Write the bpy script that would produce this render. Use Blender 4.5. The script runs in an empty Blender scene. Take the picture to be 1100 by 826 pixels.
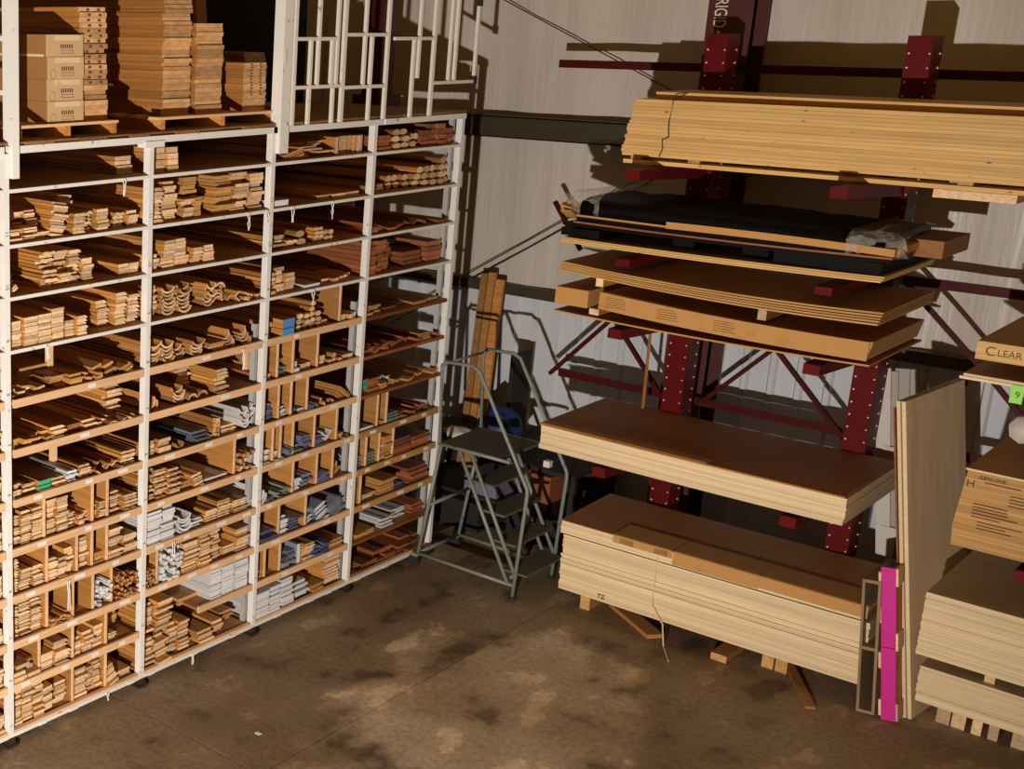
import bpy, bmesh, math, random
from mathutils import Matrix, Vector, Euler
random.seed(7)
R = math.radians
sc = bpy.context.scene
col = sc.collection

# ------------------------------------------------------------------ camera
cam_d = bpy.data.cameras.new('camera'); cam = bpy.data.objects.new('camera', cam_d); col.objects.link(cam)
FPX, PX, PY = 1393.2076, 94.776, 397.52
YAW, PIT, ROL = R(47.40967), R(14.96078), R(0.39331)
cam_d.sensor_fit = 'HORIZONTAL'; cam_d.sensor_width = 36.0; cam_d.lens = FPX / 1100 * 36
cam_d.shift_x = (550 - PX) / 1100; cam_d.shift_y = (PY - 413) / 1100
cam_d.clip_end = 100
d = Vector((-math.sin(YAW) * math.cos(PIT), math.cos(YAW) * math.cos(PIT), -math.sin(PIT)))
r_ = Vector((math.cos(YAW), math.sin(YAW), 0)); u_ = r_.cross(d)
cr, sr = math.cos(ROL), math.sin(ROL)
rr = cr * r_ + sr * u_; uu = -sr * r_ + cr * u_
CAM = Vector((6.2406, 0.0, 4.835))
cam.matrix_world = Matrix(((rr.x, uu.x, -d.x, CAM.x), (rr.y, uu.y, -d.y, CAM.y), (rr.z, uu.z, -d.z, CAM.z), (0, 0, 0, 1)))
sc.camera = cam

# ------------------------------------------------------------------ light
wd = bpy.data.worlds.new('world'); sc.world = wd; wd.use_nodes = True
bg = wd.node_tree.nodes['Background']
bg.inputs[0].default_value = (1.0, 0.52, 0.13, 1); bg.inputs[1].default_value = 0.15
ld = bpy.data.lights.new('work_lamp', 'SPOT'); lo = bpy.data.objects.new('work_lamp', ld); col.objects.link(lo)
lo.location = (5.45, -0.6, 1.9)
ld.spot_size = R(106); ld.spot_blend = 1.0
lo.rotation_euler = (Vector((0.0, 6.6, 2.8)) - lo.location).to_track_quat('-Z', 'Y').to_euler()
ld.energy = 4150; ld.color = (1.0, 0.93, 0.87); ld.shadow_soft_size = 0.05
sc.view_settings.view_transform = 'Standard'; sc.view_settings.look = 'None'
sc.view_settings.exposure = 0.0; sc.view_settings.gamma = 1.0
sc.view_settings.use_curve_mapping = False

# ------------------------------------------------------------------ materials
M = {}
def newmat(name):
    m = bpy.data.materials.new(name); m.use_nodes = True
    nt = m.node_tree; M[name] = m
    return m, nt, nt.nodes['Principled BSDF']
def ramp(nt, stops):
    n = nt.nodes.new('ShaderNodeValToRGB')
    e = n.color_ramp.elements
    while len(e) < len(stops): e.new(0.5)
    for el, (p, c) in zip(e, stops): el.position = p; el.color = (*c, 1)
    return n
def link(nt, a, b): nt.links.new(a, b)
def noise(nt, scale_vec, scale=1.0, detail=3, offset_by_random=True):
    g = nt.nodes.new('ShaderNodeNewGeometry')
    mp = nt.nodes.new('ShaderNodeMapping'); mp.inputs['Scale'].default_value = scale_vec
    link(nt, g.outputs['Position'], mp.inputs['Vector'])
    if offset_by_random:
        oi = nt.nodes.new('ShaderNodeObjectInfo')
        ad = nt.nodes.new('ShaderNodeMath'); ad.operation = 'ADD'
        link(nt, oi.outputs['Random'], ad.inputs[0]); link(nt, g.outputs['Random Per Island'], ad.inputs[1])
        mu = nt.nodes.new('ShaderNodeMath'); mu.operation = 'MULTIPLY'; mu.inputs[1].default_value = 37.0
        link(nt, ad.outputs[0], mu.inputs[0])
        cb = nt.nodes.new('ShaderNodeCombineXYZ')
        for k in range(3): link(nt, mu.outputs[0], cb.inputs[k])
        link(nt, cb.outputs[0], mp.inputs['Location'])
    n = nt.nodes.new('ShaderNodeTexNoise'); n.inputs['Scale'].default_value = scale; n.inputs['Detail'].default_value = detail
    link(nt, mp.outputs[0], n.inputs['Vector'])
    return n
def rnd(nt):
    g = nt.nodes.new('ShaderNodeNewGeometry'); oi = nt.nodes.new('ShaderNodeObjectInfo')
    ad = nt.nodes.new('ShaderNodeMath'); ad.operation = 'ADD'
    link(nt, oi.outputs['Random'], ad.inputs[0]); link(nt, g.outputs['Random Per Island'], ad.inputs[1])
    fr = nt.nodes.new('ShaderNodeMath'); fr.operation = 'FRACT'; link(nt, ad.outputs[0], fr.inputs[0])
    return fr.outputs[0]
def wood(name, c1, c2, scale=(2, 40, 40), rough=0.6, var=0.35, bump=0.15, knots=False):
    m, nt, b = newmat(name)
    n = noise(nt, scale)
    rp = ramp(nt, [(0.3, c2), (0.7, c1)]); link(nt, n.outputs['Fac'], rp.inputs[0])
    mr = nt.nodes.new('ShaderNodeMapRange'); mr.inputs[3].default_value = 1 - var; mr.inputs[4].default_value = 1 + var * 0.4
    link(nt, rnd(nt), mr.inputs[0])
    hs = nt.nodes.new('ShaderNodeHueSaturation'); link(nt, mr.outputs[0], hs.inputs['Value'])
    link(nt, rp.outputs[0], hs.inputs['Color'])
    out = hs.outputs[0]
    if knots:
        v = nt.nodes.new('ShaderNodeTexVoronoi'); v.inputs['Scale'].default_value = 5.0
        g = nt.nodes.new('ShaderNodeNewGeometry'); mp = nt.nodes.new('ShaderNodeMapping'); mp.inputs['Scale'].default_value = (1.0, 1.5, 2.4)
        link(nt, g.outputs['Position'], mp.inputs[0]); link(nt, mp.outputs[0], v.inputs['Vector'])
        kr = ramp(nt, [(0.05, (1, 1, 1)), (0.10, (0, 0, 0))]); link(nt, v.outputs['Distance'], kr.inputs[0])
        mx = nt.nodes.new('ShaderNodeMix'); mx.data_type = 'RGBA'
        link(nt, kr.outputs[0], mx.inputs[0]); link(nt, out, mx.inputs[6]); mx.inputs[7].default_value = (0.25, 0.11, 0.03, 1)
        out = mx.outputs[2]
    link(nt, out, b.inputs['Base Color']); b.inputs['Roughness'].default_value = rough
    if bump:
        bp = nt.nodes.new('ShaderNodeBump'); bp.inputs['Strength'].default_value = bump; bp.inputs['Distance'].default_value = 0.01
        link(nt, n.outputs['Fac'], bp.inputs['Height']); link(nt, bp.outputs[0], b.inputs['Normal'])
    return m
def plain(name, c, rough=0.6, metal=0.0, wear=None, wscale=14, var=0.0, wpos=(0.6, 0.72)):
    m, nt, b = newmat(name)
    b.inputs['Roughness'].default_value = rough; b.inputs['Metallic'].default_value = metal
    n = noise(nt, (1, 1, 1), wscale, 4)
    w = wear or tuple(x * 0.8 for x in c)
    rp = ramp(nt, [(wpos[0], c), (wpos[1], w)]); link(nt, n.outputs['Fac'], rp.inputs[0])
    out = rp.outputs[0]
    if var:
        mr = nt.nodes.new('ShaderNodeMapRange'); mr.inputs[3].default_value = 1 - var; mr.inputs[4].default_value = 1 + var * 0.4
        link(nt, rnd(nt), mr.inputs[0])
        hs = nt.nodes.new('ShaderNodeHueSaturation'); link(nt, mr.outputs[0], hs.inputs['Value']); link(nt, out, hs.inputs['Color']); out = hs.outputs[0]
    link(nt, out, b.inputs['Base Color'])
    return m
wood('pine', (0.58, 0.265, 0.06), (0.40, 0.155, 0.026), var=0.45)
wood('pine_end', (0.88, 0.63, 0.385), (0.66, 0.40, 0.18), (30, 60, 60), var=0.42, bump=0.05)
wood('amber', (0.50, 0.24, 0.06), (0.36, 0.15, 0.035))
wood('amber_end', (0.66, 0.38, 0.13), (0.48, 0.23, 0.06), (30, 60, 60), var=0.3)
wood('redwood', (0.34, 0.105, 0.03), (0.22, 0.06, 0.018), var=0.5)
wood('redwood_end', (0.45, 0.17, 0.06), (0.3, 0.09, 0.03), (30, 60, 60), var=0.5)
wood('spruce', (0.76, 0.47, 0.165), (0.60, 0.34, 0.095), (1.5, 30, 50), var=0.18, knots=True)
wood('ply_edge', (0.82, 0.645, 0.385), (0.68, 0.49, 0.26), (1.2, 1.2, 160), var=0.16, bump=0.1)
wood('ply_face', (0.56, 0.40, 0.20), (0.46, 0.31, 0.13), (3, 14, 3), var=0.1, bump=0.05)
wood('ply_stand', (0.82, 0.64, 0.40), (0.70, 0.50, 0.28), (3, 9, 1.2), var=0.1, bump=0.05)
wood('hardboard', (0.44, 0.18, 0.03), (0.37, 0.145, 0.022), (6, 6, 6), var=0.1, bump=0.03, rough=0.62)
wood('panel_brown', (0.58, 0.32, 0.09), (0.47, 0.235, 0.055), (1.5, 8, 60), var=0.22, bump=0.1)
wood('deck_wood', (0.30, 0.15, 0.05), (0.20, 0.09, 0.028), (2, 20, 20), var=0.3)
wood('stack_brown', (0.40, 0.165, 0.034), (0.30, 0.115, 0.022), (2, 20, 60), var=0.3)
wood('stack_end', (0.72, 0.42, 0.19), (0.52, 0.26, 0.09), (3, 14, 30), var=0.4)
wood('shelf_board', (0.46, 0.21, 0.05), (0.33, 0.135, 0.028), (2, 25, 25), var=0.2)
wood('lip_wood', (0.80, 0.52, 0.29), (0.68, 0.40, 0.19), (30, 2.5, 40), var=0.12, bump=0.05)
wood('old_wood', (0.36, 0.24, 0.12), (0.26, 0.16, 0.07), (20, 20, 2), var=0.2)
plain('card', (0.50, 0.25, 0.068), 0.75, wear=(0.44, 0.21, 0.055), wscale=6)
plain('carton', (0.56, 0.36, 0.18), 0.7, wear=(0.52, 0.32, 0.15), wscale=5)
plain('shaded_card', (0.30, 0.135, 0.04), 0.75)  # card colour with shade painted in
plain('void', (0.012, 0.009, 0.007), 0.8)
plain('tape', (0.70, 0.52, 0.30), 0.35)
plain('print_ink', (0.12, 0.055, 0.03), 0.8)
plain('white_paint', (0.74, 0.71, 0.65), 0.5, wear=(0.36, 0.22, 0.12), wscale=16, wpos=(0.66, 0.74))
plain('gate_paint', (0.74, 0.70, 0.58), 0.5, wear=(0.40, 0.24, 0.12), wscale=12, wpos=(0.68, 0.78))
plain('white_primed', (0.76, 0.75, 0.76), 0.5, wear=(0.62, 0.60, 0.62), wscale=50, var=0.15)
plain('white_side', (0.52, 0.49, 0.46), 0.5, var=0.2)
plain('blue_paint', (0.09, 0.27, 0.56), 0.5)
plain('green_paint', (0.05, 0.42, 0.20), 0.5)
plain('slate', (0.20, 0.22, 0.27), 0.4, wear=(0.10, 0.11, 0.16), wscale=30, var=0.6)
plain('slate_blue', (0.12, 0.135, 0.24), 0.4, wear=(0.40, 0.41, 0.45), wscale=30, var=0.5)
plain('slate_green', (0.22, 0.26, 0.20), 0.5, var=0.4)
plain('sticker', (0.78, 0.74, 0.66), 0.5)
plain('rack_red', (0.105, 0.004, 0.004), 0.5, wear=(0.08, 0.003, 0.003), wscale=5)
plain('strut_red', (0.06, 0.006, 0.005), 0.45)
for k_ in ('rack_red', 'strut_red'): M[k_].node_tree.nodes['Principled BSDF'].inputs['Specular IOR Level'].default_value = 0.12
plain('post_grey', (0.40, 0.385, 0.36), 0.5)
plain('dark_steel', (0.035, 0.022, 0.014), 0.5)
plain('girt', (0.045, 0.03, 0.014), 0.5, wear=(0.03, 0.02, 0.009), wscale=3)
plain('frame_red', (0.07, 0.008, 0.006), 0.5)
plain('zinc', (0.75, 0.72, 0.66), 0.35, 0.3)
plain('ladder_grey', (0.20, 0.215, 0.18), 0.45, wear=(0.12, 0.12, 0.09), wscale=20)
plain('tread_grey', (0.10, 0.092, 0.055), 0.8)
plain('rubber', (0.015, 0.015, 0.017), 0.6)
plain('black_wrap', (0.004, 0.003, 0.003), 0.5); M['black_wrap'].node_tree.nodes['Principled BSDF'].inputs['Specular IOR Level'].default_value = 0.08
plain('blue_tarp', (0.010, 0.028, 0.11), 0.5)
plain('pink_paint', (0.62, 0.012, 0.27), 0.5, wear=(0.52, 0.01, 0.22), wscale=8)
plain('green_tag', (0.28, 0.78, 0.08), 0.5)
plain('rod', (0.02, 0.018, 0.016), 0.5)
plain('dark_wall', (0.05, 0.035, 0.022), 0.8)
plain('black_plastic', (0.005, 0.004, 0.003), 0.6); M['black_plastic'].node_tree.nodes['Principled BSDF'].inputs['Specular IOR Level'].default_value = 0.1
plain('grey_panel', (0.36, 0.31, 0.27), 0.6)
plain('light_card', (0.60, 0.53, 0.46), 0.6)
plain('letter_white', (0.72, 0.64, 0.52), 0.6)
plain('alu', (0.55, 0.52, 0.47), 0.4, 0.4)
def film_mat():
    m, nt, b = newmat('film')
    b.inputs['Base Color'].default_value = (0.85, 0.80, 0.70, 1); b.inputs['Roughness'].default_value = 0.12
    b.inputs['Alpha'].default_value = 0.2; b.inputs['Specular IOR Level'].default_value = 0.9
    n = noise(nt, (1, 1, 1), 22, 4); bp = nt.nodes.new('ShaderNodeBump'); bp.inputs['Strength'].default_value = 0.9; bp.inputs['Distance'].default_value = 0.03
    link(nt, n.outputs['Fac'], bp.inputs['Height']); link(nt, bp.outputs[0], b.inputs['Normal'])
film_mat()
def floor_mat():
    m, nt, b = newmat('concrete')
    a = noise(nt, (0.6, 0.6, 1), 1.0, 6, False)
    c = noise(nt, (2.6, 1.7, 1), 1.0, 7, False)
    f = noise(nt, (24, 24, 1), 1.0, 5, False)
    r1 = ramp(nt, [(0.30, (0.20, 0.122, 0.062)), (0.50, (0.30, 0.205, 0.115)), (0.70, (0.37, 0.28, 0.175))])
    link(nt, a.outputs['Fac'], r1.inputs[0])
    r2 = ramp(nt, [(0.34, (0.42, 0.40, 0.38)), (0.43, (0.88, 0.88, 0.88)), (0.60, (1.0, 1.0, 1.0)), (0.64, (1.42, 1.44, 1.46))])
    link(nt, c.outputs['Fac'], r2.inputs[0])
    r3 = ramp(nt, [(0.3, (0.75, 0.75, 0.75)), (0.7, (1.15, 1.15, 1.15))]); link(nt, f.outputs['Fac'], r3.inputs[0])
    def mix(x, y, mode='MULTIPLY', fac=None):
        mx = nt.nodes.new('ShaderNodeMix'); mx.data_type = 'RGBA'; mx.blend_type = mode; mx.inputs[0].default_value = 1
        if fac is not None: link(nt, fac, mx.inputs[0])
        link(nt, x, mx.inputs[6])
        if isinstance(y, tuple): mx.inputs[7].default_value = (*y, 1)
        else: link(nt, y, mx.inputs[7])
        return mx.outputs[2]
    base = mix(mix(r1.outputs[0], r2.outputs[0]), r3.outputs[0])
    # lighter, greyer patch on the slab beside the joint
    g = nt.nodes.new('ShaderNodeNewGeometry'); mp = nt.nodes.new('ShaderNodeMapping'); mp.vector_type = 'TEXTURE'
    mp.inputs['Location'].default_value = (1.95, 8.0, 0); mp.inputs['Scale'].default_value = (.95, 1.5, 1)
    link(nt, g.outputs['Position'], mp.inputs[0])
    ln = nt.nodes.new('ShaderNodeVectorMath'); ln.operation = 'LENGTH'; link(nt, mp.outputs[0], ln.inputs[0])
    sb = nt.nodes.new('ShaderNodeMath'); sb.operation = 'MULTIPLY_ADD'; link(nt, c.outputs['Fac'], sb.inputs[0]); sb.inputs[1].default_value = -1.6; link(nt, ln.outputs['Value'], sb.inputs[2])
    rm = ramp(nt, [(0.0, (1, 1, 1)), (0.28, (0, 0, 0))]); link(nt, sb.outputs[0], rm.inputs[0])
    link(nt, mix(base, mix(base, (1.75, 1.85, 2.0)), 'MIX', rm.outputs[0]), b.inputs['Base Color'])
    mr = nt.nodes.new('ShaderNodeMapRange'); mr.inputs[3].default_value = 0.45; mr.inputs[4].default_value = 0.75
    link(nt, c.outputs['Fac'], mr.inputs[0]); link(nt, mr.outputs[0], b.inputs['Roughness'])
    b.inputs['Specular IOR Level'].default_value = 0.3
    bp = nt.nodes.new('ShaderNodeBump'); bp.inputs['Strength'].default_value = 0.15; bp.inputs['Distance'].default_value = 0.01
    link(nt, f.outputs['Fac'], bp.inputs['Height']); link(nt, bp.outputs[0], b.inputs['Normal'])
floor_mat()
def wall_mats():
    m, nt, b = newmat('vinyl')
    n = noise(nt, (3.0, 1, 0.22), 1.6, 5, False)
    n2 = noise(nt, (0.7, 1, 0.5), 1.0, 3, False)
    rp = ramp(nt, [(0.3, (0.50, 0.435, 0.37)), (0.7, (0.59, 0.52, 0.44))]); link(nt, n2.outputs['Fac'], rp.inputs[0])
    link(nt, rp.outputs[0], b.inputs['Base Color']); b.inputs['Roughness'].default_value = 0.42
    bp = nt.nodes.new('ShaderNodeBump'); bp.inputs['Strength'].default_value = 0.55; bp.inputs['Distance'].default_value = 0.06
    link(nt, n.outputs['Fac'], bp.inputs['Height']); link(nt, bp.outputs[0], b.inputs['Normal'])
    m, nt, b = newmat('sheet_metal')
    n2 = noise(nt, (1.2, 1, 0.4), 1.0, 4, False)
    rp = ramp(nt, [(0.3, (0.50, 0.505, 0.52)), (0.7, (0.60, 0.605, 0.62))]); link(nt, n2.outputs['Fac'], rp.inputs[0])
    link(nt, rp.outputs[0], b.inputs['Base Color']); b.inputs['Roughness'].default_value = 0.5
wall_mats()

# ------------------------------------------------------------------ helpers
def W(o):
    if o.parent is None: return o.matrix_basis.copy()
    return W(o.parent) @ o.matrix_parent_inverse @ o.matrix_basis
def attach(o, parent):
    if parent is not None:
        o.parent = parent; o.matrix_parent_inverse = W(parent).inverted()
    return o
def tag(o, label=None, cat=None, group=None, kind=None):
    if label: o['label'] = label
    if cat: o['category'] = cat
    if group: o['group'] = group
    if kind: o['kind'] = kind
    return o
def empty(name, loc, label, cat, group=None):
    o = bpy.data.objects.new(name, None); col.objects.link(o); o.location = loc
    o.empty_display_size = 0.1
    return tag(o, label, cat, group)
class MB:
    def __init__(s): s.v = []; s.f = []; s.m = []
    def add(s, vs, fs, mats=None):
        o = len(s.v); s.v += [tuple(p) for p in vs]
        s.f += [[i + o for i in f] for f in fs]; s.m += mats if mats else [0] * len(fs)
        return s
    def box(s, c, sz, rot=None, mi=None):
        x, y, z = (k / 2 for k in sz)
        vs = [Vector(p) for p in ((-x, -y, -z), (x, -y, -z), (x, y, -z), (-x, y, -z), (-x, -y, z), (x, -y, z), (x, y, z), (-x, y, z))]
        if rot is not None: vs = [rot @ p for p in vs]
        c = Vector(c)
        # faces: bottom, top, -y, +x, +y, -x
        fs = [(0, 3, 2, 1), (4, 5, 6, 7), (0, 1, 5, 4), (1, 2, 6, 5), (2, 3, 7, 6), (3, 0, 4, 7)]
        return s.add([p + c for p in vs], fs, mi)
    def bb(s, x0, x1, y0, y1, z0, z1, mi=None):
        return s.box(((x0 + x1) / 2, (y0 + y1) / 2, (z0 + z1) / 2), (abs(x1 - x0), abs(y1 - y0), abs(z1 - z0)), None, mi)
    def bar(s, a, b, w, h, up=(0, 0, 1), mi=None):
        a = Vector(a); b = Vector(b); d = (b - a); L = d.length; d.normalize()
        up = Vector(up)
        if abs(d.dot(up)) > 0.98: up = Vector((1, 0, 0))
        y = up.cross(d).normalized(); z = d.cross(y)
        m = Matrix((d, y, z)).transposed()
        return s.box((a + b) / 2, (L, w, h), m, mi)
    def tube(s, pts, r, n=8, cap=True):
        pts = [Vector(p) for p in pts]; rings = []
        up = Vector((0.13, 0.31, 0.94)).normalized()
        for i, p in enumerate(pts):
            if i == 0: t = pts[1] - p
            elif i == len(pts) - 1: t = p - pts[i - 1]
            else: t = (p - pts[i - 1]).normalized() + (pts[i + 1] - p).normalized()
            t.normalize(); a = t.cross(up)
            if a.length < 0.05: a = t.cross(Vector((1, 0, 0)))
            a.normalize(); b = t.cross(a)
            k = 1.0
            if 0 < i < len(pts) - 1:
                c = (p - pts[i - 1]).normalized().dot(t); k = 1 / max(c, 0.6)
            rings.append([p + (a * math.cos(2 * math.pi * j / n) + b * math.sin(2 * math.pi * j / n)) * r * (k if False else 1) for j in range(n)])
        vs = [q for rg in rings for q in rg]; fs = []
        for i in range(len(rings) - 1):
            for j in range(n):
                fs.append((i * n + j, i * n + (j + 1) % n, (i + 1) * n + (j + 1) % n, (i + 1) * n + j))
        if cap:
            fs.append(tuple(range(n - 1, -1, -1))); fs.append(tuple((len(rings) - 1) * n + j for j in range(n)))
        return s.add(vs, fs)
    def mesh(s, name, mats, smooth=False):
        me = bpy.data.meshes.new(name); me.from_pydata(s.v, [], s.f)
        for m in (mats if isinstance(mats, (list, tuple)) else [mats]): me.materials.append(M[m])
        for p, i in zip(me.polygons, s.m): p.material_index = i
        if smooth:
            for p in me.polygons: p.use_smooth = True
        bm = bmesh.new(); bm.from_mesh(me); bmesh.ops.recalc_face_normals(bm, faces=bm.faces); bm.to_mesh(me); bm.free()
        me.update(); return me
    def build(s, name, mats, parent=None, smooth=False, loc=None):
        if loc is not None:
            s.v = [(a - loc[0], b - loc[1], c - loc[2]) for a, b, c in s.v]
        o = bpy.data.objects.new(name, s.mesh(name, mats, smooth)); col.objects.link(o)
        if loc is not None: o.location = loc
        return attach(o, parent)
def inst(name, me, loc, scale=(1, 1, 1), rot=(0, 0, 0), parent=None):
    o = bpy.data.objects.new(name, me); col.objects.link(o)
    o.location = loc; o.scale = scale; o.rotation_euler = rot
    return attach(o, parent)
def bx(name, mats, x0, x1, y0, y1, z0, z1, parent=None, mi=None):
    return MB().bb(x0, x1, y0, y1, z0, z1, mi).build(name, mats, parent, loc=((x0 + x1) / 2, (y0 + y1) / 2, min(z0, z1)))
UNIT = {}
def unit(mats, mi=None):
    k = (tuple(mats) if isinstance(mats, (list, tuple)) else mats, tuple(mi) if mi else None)
    if k not in UNIT:
        UNIT[k] = MB().bb(-.5, .5, -.5, .5, 0, 1, list(mi) if mi else None).mesh('unit_block', mats)
    return UNIT[k]
def ub(name, mats, x0, x1, y0, y1, z0, z1, parent=None, mi=None, rot=(0, 0, 0)):
    return inst(name, unit(mats, mi), ((x0 + x1) / 2, (y0 + y1) / 2, z0), (x1 - x0, y1 - y0, z1 - z0), rot, parent)
def text(name, body, size, mat, loc, rot, parent=None, ext=0.001, align='CENTER'):
    cu = bpy.data.curves.new(name, 'FONT'); cu.body = body; cu.size = size; cu.extrude = ext
    cu.align_x = align; cu.align_y = 'CENTER'
    t = bpy.data.objects.new(name, cu); col.objects.link(t)
    dg = bpy.context.evaluated_depsgraph_get(); dg.update()
    me = bpy.data.meshes.new_from_object(t.evaluated_get(dg)); bpy.data.objects.remove(t)
    me.materials.clear(); me.materials.append(M[mat])
    o = bpy.data.objects.new(name, me); col.objects.link(o); o.location = loc; o.rotation_euler = rot
    return attach(o, parent)
RX, RY, RZ = (lambda a: Matrix.Rotation(a, 3, 'X')), (lambda a: Matrix.Rotation(a, 3, 'Y')), (lambda a: Matrix.Rotation(a, 3, 'Z'))

ORD = 'first second third fourth fifth sixth seventh eighth ninth tenth eleventh twelfth thirteenth fourteenth fifteenth sixteenth seventeenth eighteenth nineteenth twentieth'.split()
ORD += ['twenty-' + w for w in ORD[:9]] + ['thirtieth'] + ['thirty-' + w for w in ORD[:9]]
def nth(i, n): return 'topmost' if i == n - 1 else 'lowest' if i == 0 else ORD[i]
def up(i, n): return '' if i in (0, n - 1) else ' up from bottom'
# ------------------------------------------------------------------ setting
YW = 12.0
fl = bx('floor', 'concrete', -7, 12, -4, YW + .3, -.2, -.02); tag(fl, 'stained brown concrete warehouse floor', None, None, 'structure')
g = .006
for (x0, x1, y0, y1) in ((-7, 1.38 - g, -4, 6.04 - g), (-7, 1.38 - g, 6.04 + g, YW + .3), (1.38 + g, 12, -4, 6.04 - g), (1.38 + g, 12, 6.04 + g, YW + .3)):
    bx('floor_slab', 'concrete', x0, x1, y0, y1, -.02, 0, fl)
# back wall: vinyl faced insulation above, ribbed sheet metal below
ZG = 2.28
mb = MB(); nx, nz = 150, 24
for j in range(nz + 1):
    for i in range(nx + 1):
        x = -7 + 19 * i / nx; z = ZG - .05 + (7.0 - ZG) * j / nz
        y = YW + .03 + .018 * math.sin(x * 4.3 + .6 * math.sin(z * 1.3)) + .010 * math.sin(x * 11 + z * .7)
        mb.v.append((x, y, z))
for j in range(nz):
    for i in range(nx):
        a = j * (nx + 1) + i; mb.f.append([a, a + 1, a + nx + 2, a + nx + 1]); mb.m.append(0)
wb = mb.build('wall_back', 'vinyl', None, True); tag(wb, 'pale wrinkled vinyl insulation covering the upper back wall', None, None, 'structure')
def rib_panel(x0, w, z0, z1, y):
    m = MB(); n = 4; pit = w / n; pts = []
    for k in range(n):
        b = x0 + k * pit
        pts += [(b, 0), (b + pit * .62, 0), (b + pit * .70, -.032), (b + pit * .88, -.032), (b + pit * .96, 0)]
    pts.append((x0 + w, 0))
    for (px, py) in pts: m.v += [(px, y + py, z0), (px, y + py, z1)]
    for k in range(len(pts) - 1): m.f.append([2 * k, 2 * k + 2, 2 * k + 3, 2 * k + 1]); m.m.append(0)
    return m
pm = rib_panel(0, .92, 0, ZG, 0).mesh('wall_panel', 'sheet_metal')
for k in range(20):
    o = inst('ribbed_panel', pm, (-7 + k * .92, YW + .035, 0)); attach(o, wb)
bx('wall_left', 'dark_wall', -7.1, -7, -4, YW, 0, 7); tag(bpy.data.objects['wall_left'], 'dark far left wall behind the rack', None, None, 'structure')
# girts (steel purlins on the wall)
def girt(name, z0, z1, x0, x1, label, dep=.20):
    m = MB()
    m.bb(x0, x1, YW - dep, YW - dep + .012, z0, z1); m.bb(x0, x1, YW - dep, YW - .01, z1 - .012, z1); m.bb(x0, x1, YW - dep, YW - .01, z0, z0 + .012)
    o = m.build(name, 'girt'); tag(o, label, None, None, 'structure')
girt('trim_1', 3.77, 3.98, -7, 12, 'dark steel girt running along the upper back wall')
girt('trim_2', 2.20, 2.30, -7, 12, 'dark steel girt above the ribbed wall panels', .10)

# building column carrying the lettering
bc = empty('building_column', (1.58, 11.6, 0), 'dark red steel building column with white RIGID lettering behind red rack', 'column')
m = MB(); m.bb(1.40, 1.76, 11.52, 11.545, 0, 7); m.build('front_flange', 'frame_red', bc)
m = MB(); m.bb(1.57, 1.595, 11.545, 11.86, 0, 7); m.build('web', 'frame_red', bc)
m = MB(); m.bb(1.40, 1.76, 11.86, 11.885, 0, 7); m.build('rear_flange', 'frame_red', bc)
tt = text('lettering', 'RIGID', .15, 'letter_white', (1.505, 11.518, 4.955), (R(90), R(90), 0)); tt.scale = (.62, 1, 1); attach(tt, bc)
tt = text('emblem', '\u2022', .10, 'letter_white', (1.505, 11.518, 4.80), (R(90), R(90), 0), bc)
# second red column behind the moulding rack
rc = empty('steel_column', (-1.65, 11.2, 0), 'dark red steel column standing behind the end of the white rack', 'column')
m = MB(); m.bb(-1.78, -1.56, 11.1, 11.32, 0, 7); m.build('shaft', 'frame_red', rc)
m = MB(); m.bb(-1.84, -1.50, 11.04, 11.38, 4.0, 4.16); m.build('collar', 'frame_red', rc)
# wall bracing rods
def rod(name, a, b, label):
    o = MB().tube([a, b], .006, 6).build(name, 'rod'); tag(o, label, 'cable', 'bracing rods of the back wall')
rod('bracing_rod', (-2.5, 11.94, 5.88), (1.6, 11.94, 4.01), 'thin black bracing rod slanting down to the pale lumber stack')
rod('bracing_rod', (-2.6, 11.92, 1.20), (1.25, 11.92, 3.78), 'upper of two black rods rising toward the black-wrapped bundle')
rod('bracing_rod', (-2.6, 11.95, 1.13), (1.25, 11.95, 3.70), 'lower of two black rods rising toward the black-wrapped bundle')

# ------------------------------------------------------------------ moulding rack
PYS = [5.033, 6.297, 7.585, 8.856, 10.136]
P0 = 3.78
LEV = dict(zip('TABCDEFGHIJKL', [z + .06 for z in (4.0, 3.752, 3.407, 3.073, 2.726, 2.373, 2.033, 1.687, 1.341, 1.003, .665, .345, 0.0)]))
NAMES = 'ABCDEFGHIJKL'
DEP = 2.35
rack = empty('moulding_rack', (0, 7.5, 0), 'tall white steel rack with twelve shelves packed with wood mouldings', 'rack')
post_me = MB().bb(-.045, .012, -.0205, .0205, 0, 1).mesh('post', 'white_paint')
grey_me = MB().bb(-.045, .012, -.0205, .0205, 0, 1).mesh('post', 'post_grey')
foot_me = MB().bb(-.08, .03, -.05, .05, 0, .02).bb(-.05, .016, -.03, .03, .02, .07).mesh('post_foot', 'dark_steel')
for qi, y in enumerate([P0] + PYS):
    p = inst('post', post_me, (0, y, 0), (1, 1, LEV['T']), parent=rack)
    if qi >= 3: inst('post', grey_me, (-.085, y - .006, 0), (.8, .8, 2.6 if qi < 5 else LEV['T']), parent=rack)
    inst('post', post_me, (-DEP, y, 0), (1, 1, LEV['T']), parent=rack)
    inst('foot', foot_me, (0, y, 0), parent=rack)
tag_me = MB().bb(0, .0015, -.04, .04, -.014, .014).mesh('price_tag', 'sticker')
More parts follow.
